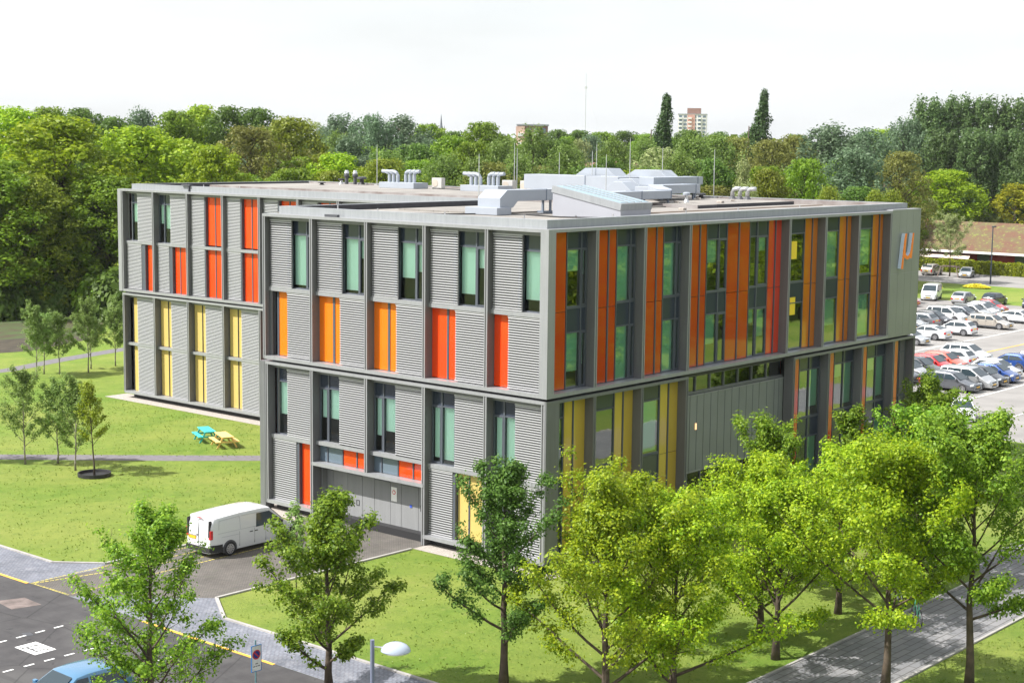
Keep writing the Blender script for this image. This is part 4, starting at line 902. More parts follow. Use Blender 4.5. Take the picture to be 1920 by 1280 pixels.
# delivery van
vt, k, yw, h, hw = car("delivery_van", "white delivery van parked on the driveway beside the building", -5.86, 13.54, R_(.3), 'van', white, group=None, cat="van")
for s in (-1, 1):
    for z0, z1, x0, x1 in ((.26, .62, -h+.02, -1.95), (.24, .70, 2.1, h+.0)):
        n_ = 6; m = MB()
        top = [(x0+(x1-x0)*i/n_, s*(yw(x0+(x1-x0)*i/n_, .5)+.01)) for i in range(n_+1)]
        V = [(x_, y_, z0) for x_, y_ in top]+[(x_, y_, z1) for x_, y_ in top]
        m.add(V, [(i, i+1, i+n_+2, i+n_+1) for i in range(n_)]); m.build("lower_cladding", M['black'], vt)
m = MB(); m.box(-h-.06, -h+.1, -.84, .84, .30, .50); m.build("bumper", M['black'], vt); m = MB(); m.box(h-.12, h+.03, -.78, .78, .30, .58); m.build("bumper", M['black'], vt)
m = MB()
for s in (-1, 1): m.prism([(-h-.016, s*.70, 1.0), (-h-.016, s*.82, .98), (-h-.016, s*.80, 1.66), (-h-.016, s*.74, 1.74)], 0, (.18, 0, 0))
m.build("rear_pillar_trim", M['black'], vt, fixn=True)
m = MB(); m.box(-h-.012, -h+.02, -.006, .006, .5, 1.72); m.box(-h-.03, -h+.02, .05, .16, 1.0, 1.04); m.box(-h-.02, -h+.0, .17, .71, .94, .97); m.build("rear_door_seam", mat("seam_grey", (.2, .21, .23), .6), vt)
m = MB(); m.box(-h+.02, -h+.09, -.2, .2, 1.80, 1.83); m.build("brake_light", M['tlamp'], vt)
m = MB()
for s in (-1, 1):
    pm = lambda X, z: (X, s*(yw(X, z)+.003), z)
    for (a, b) in (((-2.2, 1.12), (1.0, 1.12)), ((-2.0, .93), (-.95, .93)), ((-2.15, 1.3), (-2.1, 1.7)), ((-2.1, 1.7), (-.98, 1.74)), ((-.9, 1.15), (-.9, 1.74)), ((-.82, 1.74), (.7, 1.74)), ((-.95, .4), (-.95, 1.78)), ((.70, .4), (.70, 1.78))):
        p, q = Vector(pm(*a)), Vector(pm(*b)); d_ = (q-p); m.obox((p+q)/2, d_/2, (0, .003, 0), d_.normalized().cross(Vector((0, 1, 0)))*.007)
m.build("panel_seam", mat("panel_shadow_gap", (.32, .34, .38), .6), vt)

E_ = R_(-88)
CARS = [  # label, x, y, heading deg, kind, paint, extras
 ("dark grey estate car, nearest in the front parked row", 63.45, 11.05, -90, 'estate', dgrey, dict(rails=False)),
 ("silver people carrier between the dark grey estate and a black hatchback", 65.75, 10.75, -89, 'mpv', silver, {}),
 ("black hatchback with bright windscreen parked beside the silver people carrier", 68.1, 10.6, -91, 'hatch', blackp, {}),
 ("blue small car with white roof in the front parked row", 70.55, 10.5, -90, 'small', blue, dict(roof=white)),
 ("black car nose-out directly behind the dark grey estate, next to the building", 64.6, 16.4, -90, 'hatch', blackp, {}),
 ("silver hatchback behind the front row, next to the building edge", 67.0, 16.6, -90, 'hatch', silver, {}),
 ("black hatchback between the silver hatchback and the red cars", 69.4, 16.9, -89, 'estate', blackp, {}),
 ("dark red hatchback with black bonnet edge, left of the two red cars", 71.8, 16.8, -90, 'hatch', red, {}),
 ("coral red hatchback, right of the two red cars behind the front row", 74.2, 16.8, -91, 'hatch', coral, {}),
 ("white hatchback reversed so its red tail lights face the aisle", 76.7, 17.2, 90, 'hatch', white, {}),
 ("white crossover parked nose-out at the end of the red cars", 79.6, 17.3, -90, 'suv', white, dict(rails=True)),
 ("white car mostly hidden behind the blue car with white roof", 73.1, 11.6, -90, 'hatch', white, {}),
 ("royal blue small car parked tail-out behind the white-roofed blue car", 77.8, 12.4, 90, 'small', blue, {}),
 ("silver car cut by the picture edge behind the royal blue car", 80.6, 11.0, -90, 'hatch', silver, {}),
 ("silver car nose showing past the building corner", 87.9, 27.1, -90, 'hatch', silver, {}),
 ("white coupe parked tail-out beside the silver nose at the building corner", 93.1, 27.7, 90, 'coupe', white, {}),
 ("white hatchback parked tail-out with open ground on both sides", 98.5, 27.2, 92, 'hatch', white, {}),
 ("beige estate car nose-out in the middle row", 106.6, 27.2, -90, 'estate', beige, {}),
 ("white sedan nose-out beyond the beige estate", 113.6, 27.0, -90, 'coupe', white, {}),
 ("dark blue car behind the building corner in the rear middle row", 97.6, 33.5, -88, 'estate', navy, {}),
 ("grey hatchback tail-out in the rear middle row", 102.8, 33.4, 92, 'hatch', paint("mid_grey", (.25, .26, .28), .6, .3), {}),
 ("black car with curved roof next to the grey hatchback", 105.6, 33.2, -90, 'hatch', blackp, {}),
 ("long white van-like estate behind the beige estate", 109.3, 33.4, -92, 'mpv', white, dict(rails=True)),
 ("dark car with white bonnet glare behind the long white estate", 112.4, 33.0, -90, 'hatch', dgrey, {}),
 ("white hatchback nose-out next to the bright red car", 117.6, 33.2, -90, 'hatch', white, {}),
 ("silver estate car in the rear middle row, between two white cars", 115.1, 33.1, -90, 'estate', silver, {}),
 ("charcoal hatchback just left of the bright red car", 119.7, 33.7, -90, 'hatch', dgrey, {}),
 ("silver hatchback squeezed beside the dark blue car in the rear middle row", 100.1, 33.3, -90, 'hatch', silver, {}),
 ("bright red small car nose-out far back in the car park", 121.8, 33.9, -92, 'small', red, {}),
 ("silver hatchback tail towards the camera at the grass edge", 129.6, 40.9, 2, 'hatch', silver, {}),
 ("black hatchback tail towards the camera beside the silver one at the grass edge", 131.0, 37.6, 0, 'hatch', blackp, {}),
 ("dark blue-grey car facing the camera at the grass edge", 131.0, 33.0, 198, 'hatch', navy, {}),
 ("white passenger van facing the camera at the grass edge", 131.2, 45.9, 196, 'bus', white, {}),
 ("red hatchback nose showing past the building corner", 121.2, 44.6, -84, 'small', red, {}),
 ("silver off-roader parked by the hedge beside the timber frame", 166.6, 63.2, 4, 'suv', beige, {}),
 ("silver fastback parked by the hedge right of the timber frame", 166.3, 57.6, 196, 'hatch', silver, {}),
 ("white hatchback parked alone behind the street trees", 51.0, 4.3, 212, 'small', white, {}),
]
for lab, x, y, hd, kd, pt, ex in CARS: car("parked_car", lab, x, y, R_(hd), kd, pt, **ex)
car("parked_car", "light blue car in the charging bay under the left street tree", -23.9, .6, R_(178), 'hatch', lightblue, group=None)

# roof odds and ends: cables, grilles and small ballast blocks
def cable(name, lab, pts):
    m = MB(); m.tube([(x, y, z) for x, y, z in pts], .035, 5, False); o = m.build(name, M['black']); tag(o, lab, "cable", "dark cables on the roof")
cable("roof_cable", "dark cable running from the duct curb towards the courtyard parapet", [(6.6, 10.2, 15.34), (5.0, 11.0, 15.34), (4.2, 13.5, 15.34), (4.0, 16.9, 15.34)])
cable("roof_cable", "dark cable lying along the front of the skylight", [(8.2, 8.2, 15.34), (7.6, 5.5, 15.34), (9.5, 2.3, 15.34), (16.0, 2.0, 15.34), (24.0, 2.4, 15.34)])
cable("roof_cable", "dark cable linking the air conditioners on the rear roof", [(30.6, 35.7, 15.54), (30.2, 32.0, 15.54), (30.4, 29.0, 15.54), (30.3, 27.0, 15.54)])
rn3 = random.Random(8)
for i in range(16):
    x, y = [(11.3, 8.6), (12.9, 8.5), (12.2, 10.1), (17.6, 10.0), (21, 10.1), (24.2, 10.2), (22.6, 11.9), (29.6, 12.3), (27.2, 13.9), (32.2, 14.0), (20.2, 7.0), (26.4, 8.6), (29.3, 9.6), (30.5, 20), (28.8, 25), (31.8, 33)][i]
    m = MB(); m.box(-.2, .2, -.13, .13, 0, .13); o = m.build("ballast_block", M['gravel'], bevel=.015); o.location = (x, y, 15.5 if x > 22.6 and y > 7.6 else RZ); o.rotation_euler = (0, 0, rn3.uniform(0, 3)); tag(o, "small pale concrete block lying on the roof near the ducts", "ballast block", "concrete blocks holding down the roof plant")

# ------------------------------------------------------------------ trees
def quads_mesh(name, C, N, S, rng, mats, asp=.62):
    """many small diamond leaves: centres C, normals N, sizes S"""
    n = len(C); N = N/np.maximum(np.linalg.norm(N, axis=1, keepdims=True), 1e-6)
    T = rng.normal(size=(n, 3)); T -= N*np.sum(T*N, axis=1, keepdims=True); T /= np.maximum(np.linalg.norm(T, axis=1, keepdims=True), 1e-6)
    B = np.cross(N, T); s = S[:, None]
    V = np.stack([C-T*s, C+B*s*asp, C+T*s, C-B*s*asp], axis=1).reshape(-1, 3).astype(np.float32)
    me = bpy.data.meshes.new(name); me.vertices.add(4*n); me.vertices.foreach_set("co", V.ravel())
    me.loops.add(4*n); me.loops.foreach_set("vertex_index", np.arange(4*n, dtype=np.int32))
    me.polygons.add(n); me.polygons.foreach_set("loop_start", np.arange(0, 4*n, 4, dtype=np.int32)); me.polygons.foreach_set("loop_total", np.full(n, 4, dtype=np.int32))
    me.materials.append(mats); me.update(calc_edges=True); me.validate()
    return me
def street_tree(name, seed, H, R, base, leafm, barkm, nleaf=13000, ls=.085, r0=.13, up=.55, dens=1.0, apex=.75, nprim=26):
    """branching tree: tapered trunk, limbs, side twigs and leaf sprays at the twigs"""
    rn = random.Random(seed); rng = np.random.default_rng(seed); mb = MB(); cl = []; H = H*.96; nleaf = int(nleaf*1.55); ls = ls*.72
    tr = [Vector((0, 0, 0))]; off_ = Vector((0, 0, 0))
    for i in range(1, 9):
        off_ += Vector((rn.uniform(-.06, .06), rn.uniform(-.06, .06), 0))*(H/8); tr.append(Vector((off_.x, off_.y, H*.95*i/8)))
    rad = [r0*(1-.93*(i/8)**.9) for i in range(9)]; rad[0] = r0*1.25; mb.tube(tr, rad, 8)
    def tp(z):
        u = min(7.99, max(0, z/(H*.95)*8)); i = int(u); return tr[i].lerp(tr[i+1], u-i), rad[i]+(rad[i+1]-rad[i])*(u-i)
    for i in range(nprim):
        t = (i+.5)/nprim; z = base+(H*.93-base)*t**.92; p, rr = tp(z)
        env = R*(min(1, (t+.25)/.42)**.7)*(1-t**1.25*min(1, apex+.2))**.95
        az = i*2.39996+rn.uniform(-.4, .4); el = .12+up*.62+(1.12-up*.62)*t**1.2+rn.uniform(-.12, .15); L = env*rn.uniform(.55, 1.22)/max(.35, math.cos(el)); L = min(L, R*1.25, (H-z)*1.15+.4)
        d = Vector((math.cos(az)*math.cos(el), math.sin(az)*math.cos(el), math.sin(el))); pts = [p]
        for q in range(1, 6):
            d = (d+Vector((rn.uniform(-.13, .13), rn.uniform(-.13, .13), .05))).normalized(); pts.append(pts[-1]+d*L/5)
        r1 = max(.014, rr*.5); mb.tube(pts, [r1*(1-.85*q/5) for q in range(6)], 5, False)
        for q in range(8):
            u = .22+.78*(q+rn.random()*.8)/8; u = min(u, .99)*5; k = int(u); s0 = pts[k].lerp(pts[min(k+1, 5)], u-k); s = 1 if q % 2 else -1
            side = d.cross(Vector((0, 0, 1))).normalized()*s; sd = (d*.75+side*rn.uniform(.5, 1)+Vector((0, 0, rn.uniform(-.25, .45)))).normalized(); l2 = L*rn.uniform(.16, .34)*(1.25-u/8)
            e1 = s0+sd*l2*.55; e2 = e1+(sd+Vector((rn.uniform(-.3, .3), rn.uniform(-.3, .3), rn.uniform(-.1, .3)))).normalized()*l2*.5
            mb.tube([s0, e1, e2], [r1*.35, r1*.2, .006], 3, False); cl += [(e1, .8), (e2, 1.0), (s0.lerp(e1, .5), .45)]
        cl += [(pts[5], 1.1), (pts[4], .7)]
    cl += [(tr[8]+Vector((0, 0, .05*H*q)), .8) for q in (0, .5, 1)]+[(tr[7], .8)]
    wts = np.array([w for _, w in cl]); P = np.array([tuple(c) for c, _ in cl]); wts = wts*rng.uniform(.05, 1.6, len(wts))**1.8; idx = rng.choice(len(cl), size=nleaf, p=wts/wts.sum())
    sg = .030*R+.045; offs = rng.normal(size=(nleaf, 3))*np.array([sg, sg, sg*.8]); C = P[idx]+offs
    cen = np.array([0, 0, base+(H-base)*.45]); N = offs/sg*.6+(C-cen)/R*.35+np.array([0, 0, .75])+rng.normal(size=(nleaf, 3))*.55
    S = ls*rng.uniform(.65, 1.35, nleaf)
    me = quads_mesh("crown", C, N, S, rng, leafm)
    root = empty(name); tk = mb.build("trunk", barkm, root, smooth=True); cr_ = bpy.data.objects.new("crown", me); COL.objects.link(cr_); cr_.parent = root
    return root
def wood_tree(name, seed, H, R, base, leafm, barkm, kind="round", ncl=80, per=75, ls=.3):
    """tree of the woods: trunk with limbs, crown of many leaf clumps with gaps"""
    rn = random.Random(seed); rng = np.random.default_rng(seed); mb = MB(); r0 = H*.016
    mb.tube([(0, 0, 0), (rn.uniform(-.2, .2), rn.uniform(-.2, .2), H*.4), (rn.uniform(-.4, .4), rn.uniform(-.4, .4), H*.8)], [r0*1.2, r0*.8, r0*.2], 7)
    P = []; rr = []
    for i in range(ncl):
        t = (i+.5)/ncl; z = base+(H-base)*(t**.85)
        if kind == "round": env = R*math.sqrt(max(.02, 1-((t-.38)/.64)**2))
        elif kind == "lomb": env = R*min(1, .45+t*1.6)*(1-max(0, t-.25)/.78)**.8*rn.uniform(.75, 1.2)
        elif kind == "pop": env = R*min(1, .55+t)*(1-max(0, t-.55)/.62)**.6
        elif kind == "willow": env = R*math.sqrt(max(.03, 1-((t-.42)/.6)**2.0))
        else: env = R*(1-t*.85)*min(1, .5+t*3)
        az = i*2.39996+rn.uniform(-.5, .5); f_ = rn.uniform(.5, 1.12) if i % 5 else rn.uniform(.1, .5); c = R*rn.uniform(.13, .25)*(1 if kind not in ("lomb",) else 1.15)
        e_ = max(.15, env-c*.5)*f_; lean = z*.10 if kind == "lomb" else 0
        p = Vector((math.cos(az)*e_+lean*.76, math.sin(az)*e_-lean*.65, min(z, H-c*.55))); P.append(tuple(p)); rr.append(c)
        if i % 4 == 0 and kind != "lomb": mb.tube([(0, 0, max(base*.7, p.z-e_*.9)), (p.x*.5, p.y*.5, p.z-e_*.35), tuple(p)], [r0*.38, r0*.22, .03], 4, False)
    P = np.array(P); rr = np.array(rr); n = ncl*per; idx = np.repeat(np.arange(ncl), per)
    d = rng.normal(size=(n, 3)); d /= np.linalg.norm(d, axis=1, keepdims=True); rad = rr[idx]*rng.uniform(.45, 1.12, n)**.7
    sc = np.array([1, 1, .8]) if kind in ("round",) else (np.array([.75, .75, 1.5]) if kind in ("lomb", "pop", "willow") else np.array([1, 1, .9]))
    C = P[idx]+d*rad[:, None]*sc; N = d*.9+np.array([0, 0, .45])+rng.normal(size=(n, 3))*.5; S = ls*rng.uniform(.6, 1.4, n)
    me = quads_mesh("crown", C, N, S, rng, leafm)
    root = empty(name); mb.build("trunk", barkm, root, smooth=True); cr_ = bpy.data.objects.new("crown", me); COL.objects.link(cr_); cr_.parent = root
    return root
def place(proto, used, x, y, s, rz, label, group, sz=None, cat="tree", z=0):
    o = proto if not used.get(proto.name) else copy_tree(proto); used[proto.name] = True
    o.location = (x, y, z); o.rotation_euler = (0, 0, rz); o.scale = (s, s, sz or s); tag(o, label, cat)
    if group: o["group"] = group
    elif "group" in o: del o["group"]
    return o
USED = {}
# --- street and lawn trees near the building, each its own shape
G1 = "young trees along the street front"
ST = [  # seed, H, R, base, leaf, x, y, label, nleaf, ls
 (1, 7.8, 3.2, .6, 'leaf_mid', -24.6, -4.6, "airy green tree in front of the light blue car, by the road", 15500, .075),
 (2, 6.7, 3.1, .7, 'leaf_mid', -16.9, -4.3, "bushy green street tree left of the arched street lamp", 18000, .085),
 (3, 8.2, 2.9, 1.3, 'leaf_dk', -12.3, -8.3, "dark green tree in front of the near building corner", 18000, .075),
 (4, 7.9, 4.1, .5, 'leaf_yg', -11.6, -12.3, "yellow-green tree right of the dark green one, in front of the ochre panels", 24000, .08),
 (5, 6.4, 2.9, 1.0, 'leaf_ol', -5.2, -8.4, "smaller yellow-green tree standing closer to the building corner", 9000, .08),
 (6, 7.3, 3.4, 1.3, 'leaf_mid', 4.6, -8.6, "mid green tree on the lawn before the recessed entrance bay", 16000, .085),
 (7, 6.8, 4.3, .4, 'leaf_yg', -9.4, -13.5, "low spreading yellow-green tree at the edge of the footpath", 24000, .08),
 (8, 8.5, 4.5, 1.9, 'leaf_yg', -3.4, -18.4, "large yellow-green tree with bare lower trunk on the near side of the footpath", 28000, .082),
 (9, 9.6, 4.5, 2.4, 'leaf_mid', -1.6, -20.7, "tall green tree with long dark trunk nearest the right edge", 28000, .085),
 (10, 7.3, 1.9, 1.0, 'leaf_mid', 11.4, -8.7, "narrow upright green tree before the red panels", 8000, .09),
 (11, 6.3, 3.1, 1.6, 'leaf_mid', 26.5, -5.1, "green tree at the far end of the long facade, in front of the car park", 11000, .1),
 (12, 6.8, 3.9, .8, 'leaf_yg', -1.4, -12.0, "yellow-green tree between the entrance tree and the footpath", 21000, .08),
 (16, 6.4, 3.8, .7, 'leaf_yg', -3.2, -13.8, "yellow-green tree at the path's left edge, its crown touching the large tree", 19000, .08),
 (17, 6.6, 3.8, .8, 'leaf_yg', 3.6, -12.6, "yellow-green tree on the lawn behind the large tree's crown", 18000, .085),
 (18, 5.6, 3.0, .4, 'leaf_mid', 9.4, -13.0, "low green tree on the lawn right of the entrance, behind the path trees", 12000, .09),
 (13, 7.0, 3.7, .9, 'leaf_mid', 12.5, -16.0+4.4, "green tree behind the large yellow-green one, on the lawn", 16000, .09),
 (14, 7.2, 3.7, 1.4, 'leaf_mid', 16.0, -20.2, "green tree cut by the right edge, beyond the tallest one", 16000, .09),
 (15, 6.0, 2.3, 1.5, 'leaf_mid', -31.5, -1.3, "tree at the left edge with only a few branch tips in view", 9000, .08),
]
for sd, H, R, b_, lm_, x, y, lab, nl, ls in ST:
    o = street_tree("street_tree", sd, H, R, b_, M[lm_], M['bark'], nl, ls, r0=.11+H*.006); o.location = (x, y, 0); o.rotation_euler = (0, 0, sd*1.3); tag(o, lab, "tree", G1)
G2 = "young birches on the lawn"
for sd, H, R, b_, x, y, lab, lm_, nl in [
 (21, 6.0, 1.85, .9, -2.15, 37.4, "young birch at the left of the path row, tallest and greyest", 'leaf_br', 5760),
 (22, 5.1, 1.77, .9, -.7, 36.3, "young birch between two others on the lawn path", 'leaf_br', 5760),
 (23, 5.4, 1.77, .9, -1.2, 33.8, "young birch just left of the tree in the black ring", 'leaf_br', 5760),
 (24, 5.7, 1.25, 1.6, -1.34, 31.76, "slim young tree standing in a black planting ring", 'leaf_ol', 3000),
 (25, 5.8, 1.92, 1.2, 17.4, 66.3, "young birch nearest the pond, first of the far row", 'leaf_br', 7680),
 (26, 4.8, 1.85, 1.1, 19.6, 66.5, "short young birch, second of the far row", 'leaf_br', 6880),
 (27, 6.0, 1.92, 1.2, 21.9, 65.9, "tall young birch, third of the far row", 'leaf_br', 7680),
 (28, 5.3, 1.85, 1.2, 25.6, 67.4, "young birch beside the building corner in the far row", 'leaf_br', 7200),
 (29, 5.0, 1.70, 1.1, 18.9, 67.6, "young birch standing just behind the first of the far row", 'leaf_br', 5760),
 (30, 5.1, 1.70, 1.1, 23.2, 67.4, "young birch standing behind the tall third one of the far row", 'leaf_br', 5760),
 (31, 5.2, 1.85, 1.0, -4.4, 40.5, "young birch cut by the left edge above the lawn path", 'leaf_br', 5120),
 (32, 4.4, 1.70, 1.0, 26.8, 66.4, "small birch touching the corner of the rear wing", 'leaf_br', 5440)]:
    o = street_tree("young_birch" if sd != 24 else "young_tree", sd, H, R, b_, M[lm_], M['bark_pale'] if sd != 24 else M['bark'], nl, .075, r0=.055, up=.9, apex=.95, nprim=22); o.location = (x, y, 0); tag(o, lab, "tree", G2 if sd != 24 else None)
m = MB(); m.lathe([(.86, 0), (.92, .02), (.92, .22), (.86, .22), (.84, .06), (0.01, .05)], n=28)
o = m.build("planting_ring", M['black']); o.location = (-1.34, 31.76, 0); tag(o, "black plastic ring around the foot of the slim young tree", "planting ring")

o = street_tree("sapling", 61, 4.0, .85, .8, M['leaf_br'], M['bark'], 1500, .07, r0=.03, up=1.0, nprim=14); o.location = (-9.3, 5.9, 0); tag(o, "thin sapling on the lawn corner by the driveway, behind the bushy street tree", "tree")
# --- woods
TREES=[(49.9,111.2,20.9,15.4,"oakb"), (38.7,108.0,16.4,13.4,"oak"), (48.6,131.1,19.7,13.9,"oakb"), (60.5,111.1,19.9,13.0,"oakb"), (67.4,148.4,22.4,12.8,"oakb"), (67.0,112.6,18.6,11.5,"oakb"), (42.9,105.8,14.7,9.6,"oako"), (71.9,112.7,17.2,9.8,"oako"), (50.5,103.2,14.7,9.8,"oak"), (78.2,112.2,20.3,11.3,"brown"), (91.7,119.9,21.6,10.7,"oako"), (87.4,108.5,16.9,8.8,"oako"), (65.8,102.3,14.6,9.2,"oak"), (74.0,100.5,14.8,8.8,"oak"), (90.9,104.4,16.3,8.8,"willow"), (88.5,162.7,22.8,10.3,"oakd"), (88.4,154.7,21.5,8.6,"oakd"), (100.3,164.3,22.4,9.1,"willow"), (100.7,156.1,22.7,10.6,"oak"), (109.7,161.3,23.7,10.2,"oakb"), (109.3,154.0,23.5,10.0,"oakd"), (117.4,156.9,23.4,9.4,"oakd"), (100.2,133.0,20.4,7.6,"oak"), (90.9,175.4,23.1,10.0,"oak"), (233.1,272.7,23.2,15.3,"pale"), (144.8,166.5,22.3,11.3,"willow"), (137.9,151.3,22.2,10.7,"willow"), (144.7,151.1,22.1,12.8,"willow"), (158.3,158.4,21.6,9.6,"oak"), (107.0,124.7,18.8,8.4,"willow"), (88.9,99.0,17.1,8.0,"birch"), (102.3,106.9,18.2,8.6,"oakd"), (190.9,182.0,20.5,12.0,"oakd"), (164.9,150.8,22.0,10.6,"oak"), (114.7,108.0,18.6,9.0,"oak"), (115.1,102.9,18.5,8.1,"birch"), (135.9,114.6,20.4,8.9,"birch"), (115.2,91.7,17.9,8.6,"birch"), (86.1,86.8,16.6,7.6,"birch"), (85.1,80.1,16.4,6.8,"birch"), (90.5,78.6,16.7,6.9,"birch"), (70.4,89.3,15.3,6.6,"oako"), (152.4,118.3,19.2,6.9,"pale"), (275.4,223.1,21.7,11.1,"oakd"), (286.9,225.1,21.6,11.4,"oakd"), (299.1,226.3,21.3,13.1,"oak"), (303.1,221.7,21.6,13.1,"oakd"), (298.5,211.5,20.9,11.4,"oak"), (110.8,81.2,16.8,6.1,"oakd"), (150.7,119.6,15.9,7.8,"oak"), (123.6,82.0,18.2,9.3,"pale"), (132.4,82.8,19.4,8.8,"birch"), (104.1,65.8,16.9,8.2,"birch"), (149.8,90.4,19.4,9.6,"birch"), (110.8,65.7,16.9,7.8,"oakd"), (168.7,99.3,19.8,9.5,"brown"), (197.4,128.1,21.1,10.0,"oakd"), (200.4,124.4,20.2,9.0,"oak"), (100.7,54.3,17.1,5.4,"silver"), (155.2,84.1,19.5,9.6,"brown"), (183.7,97.4,20.3,9.9,"brown"), (106.7,54.9,15.9,6.8,"oako"), (114.0,54.3,17.1,6.9,"oak"), (170.0,82.6,21.2,14.1,"willow"), (187.1,85.8,20.8,12.3,"willow"), (140.3,62.5,18.0,10.7,"willow"), (257.5,120.0,22.0,12.4,"oakb"), (210.1,90.4,22.7,10.4,"willow"), (149.1,59.9,18.0,8.8,"brown"), (227.3,94.5,28.1,10.9,"pop"), (232.5,91.7,28.6,11.0,"pop"), (234.1,86.6,28.4,10.9,"pop"), (237.7,82.4,28.1,10.9,"pop"), (241.2,78.2,27.3,10.9,"pop"), (230.3,97.9,23.7,9.1,"pop"), (209.6,83.0,22.0,9.3,"pop"), (211.3,77.9,22.2,10.1,"pop"), (216.9,74.6,22.1,10.2,"pop"), (210.3,66.5,21.2,9.0,"pop"), (198.2,76.4,14.8,12.4,"oakb"), (205.3,67.6,12.7,8.0,"oaky"), (208.6,64.0,14.1,9.8,"oaky"), (85.2,44.1,14.9,2.7,"pale"), (102.2,44.3,14.3,2.3,"oako"), (105.4,40.5,14.0,2.6,"oako"), (107.5,39.5,14.0,2.6,"oako"), (190.0,75.8,10.5,6.1,"pale"), (203.1,72.5,8.2,5.4,"pale"), (203.5,68.9,7.8,4.4,"pale"), (181.9,74.8,12.4,6.8,"oak")]
KINDS = {  # kind: leaf material, shape, clumps, per, leaf size, base fraction, bark
 'oakb': ('f_bright', 'round', 190, 85, .20, .12), 'oak': ('f_green', 'round', 180, 85, .20, .12), 'oakd': ('f_dark', 'round', 170, 80, .20, .14),
 'oako': ('f_olive', 'round', 180, 80, .19, .1), 'brown': ('f_brown', 'round', 175, 62, .18, .16), 'willow': ('f_willow', 'willow', 170, 85, .19, .08),
 'birch': ('f_birch', 'willow', 165, 75, .18, .1), 'pop': ('f_pop', 'pop', 190, 85, .21, .1), 'pale': ('f_pale', 'round', 70, 55, .22, .2),
 'silver': ('f_pale', 'cone', 60, 60, .22, .1), 'oaky': ('f_yellow', 'round', 80, 70, .26, .16)}
PROTO = {}
for i, k in enumerate(KINDS):
    mt, sh, nc, pr, ls, bf = KINDS[k]
    PROTO[k] = [wood_tree("woodland_tree", 100+i*7+v, 20.0, 5.6, 20*bf, M[mt], M['bark'], sh, nc, pr, ls) for v in range(2 if k in ('oakb', 'oak', 'oakd', 'oako', 'willow', 'birch', 'pop') else 1)]
LAB = {'oakb': "bright green broad-crowned tree", 'oak': "green broad-crowned tree", 'oakd': "deep green round-crowned tree", 'oako': "olive-green dense tree",
       'brown': "bronze-tinged budding tree", 'willow': "grey-green willow-like tree", 'birch': "soft green loose-crowned tree", 'pop': "tall dark poplar", 'pale': "pale loosely leaved tree", 'silver': "small silvery pale tree", 'oaky': "golden-green leafy tree"}
def where(x, y):
    a = math.degrees(math.atan2(y+43.94, x+53.67))-40.57
    if a > 9: return "at the left end of the wood"
    if a > 5.5: return "in the wood above the rear wing"
    if a > 1: return "behind the roof, left of the ducts"
    if a > -5: return "behind the ducts and lightning rods"
    if a > -11: return "behind the right part of the roof"
    return "beyond the red-roofed pavilion"
rn = random.Random(5)
def put_wood(x, y, H, w, k, lab=None):
    pr = PROTO[k]; p = pr[rn.randrange(len(pr))]; s = H/20.0; sxy = max(.55*s, min(1.9*s, w/11.2*1.12))
    return place(p, USED, x, y, sxy, rn.uniform(0, 6.28), lab or (LAB[k]+" "+where(x, y)), "%ss %s" % (LAB[k].split(" ", 0)[0], where(x, y)), sz=s)
for x, y, H, w, k in TREES: put_wood(x, y, H*(.95 if k == 'pop' else 1), w, k)
# denser ranks between and below the named ones
def fwd(dist, lat):      # a spot at a distance in front of the town side, lateral metres to the right
    return (-53.67+dist*.7595+lat*.6505, -43.94+dist*.6505-lat*.7595)
fill = [(172, 188, -62, -12, 26, ['oak', 'oako', 'oakd', 'birch'], (9, 14)), (178, 210, -66, -8, 20, ['oakb', 'oak', 'oako'], (14, 18)), (185, 215, -12, 58, 30, ['birch', 'oakd', 'oako', 'oak', 'brown'], (12.5, 16.5)),
        (225, 270, -40, 80, 34, ['birch', 'willow', 'oakd', 'oak', 'brown'], (15, 19.5)), (285, 335, 56, 110, 14, ['pop', 'oakd', 'willow'], (14, 19)), (300, 420, -70, 130, 40, ['oakd', 'oak', 'willow'], (17, 21.5))]
for d0, d1, l0, l1, n, ks, hh in fill:
    for i in range(n):
        la = l0+(l1-l0)*(i+rn.random()*.8)/n; x, y = fwd(rn.uniform(d0, d1), la*1.0)
        if 40 < x < 175 and y < 56: continue
        if la > 58 and d0 < 280: continue
        if 155 < x < 172 or (176 < x < 196 and y < 80): continue
        put_wood(x, y, rn.uniform(*hh), rn.uniform(7.5, 10.5), ks[rn.randrange(len(ks))])
for (x, y, H), lab in (((163.0, 110.5, 26.9), "tall lone lombardy poplar leaning slightly right, left of the tower block"), ((180.3, 102.8, 28.0), "tallest lone lombardy poplar with a narrow crown, right of the tower block")):
    o = wood_tree("lombardy_poplar", int(H*10), H*.975, 3.6, 2.2, M['f_lomb'], M['bark'], "lomb", 230, 60, .2); o.location = (x-H*.04, y+H*.03, 0); tag(o, lab, "tree")
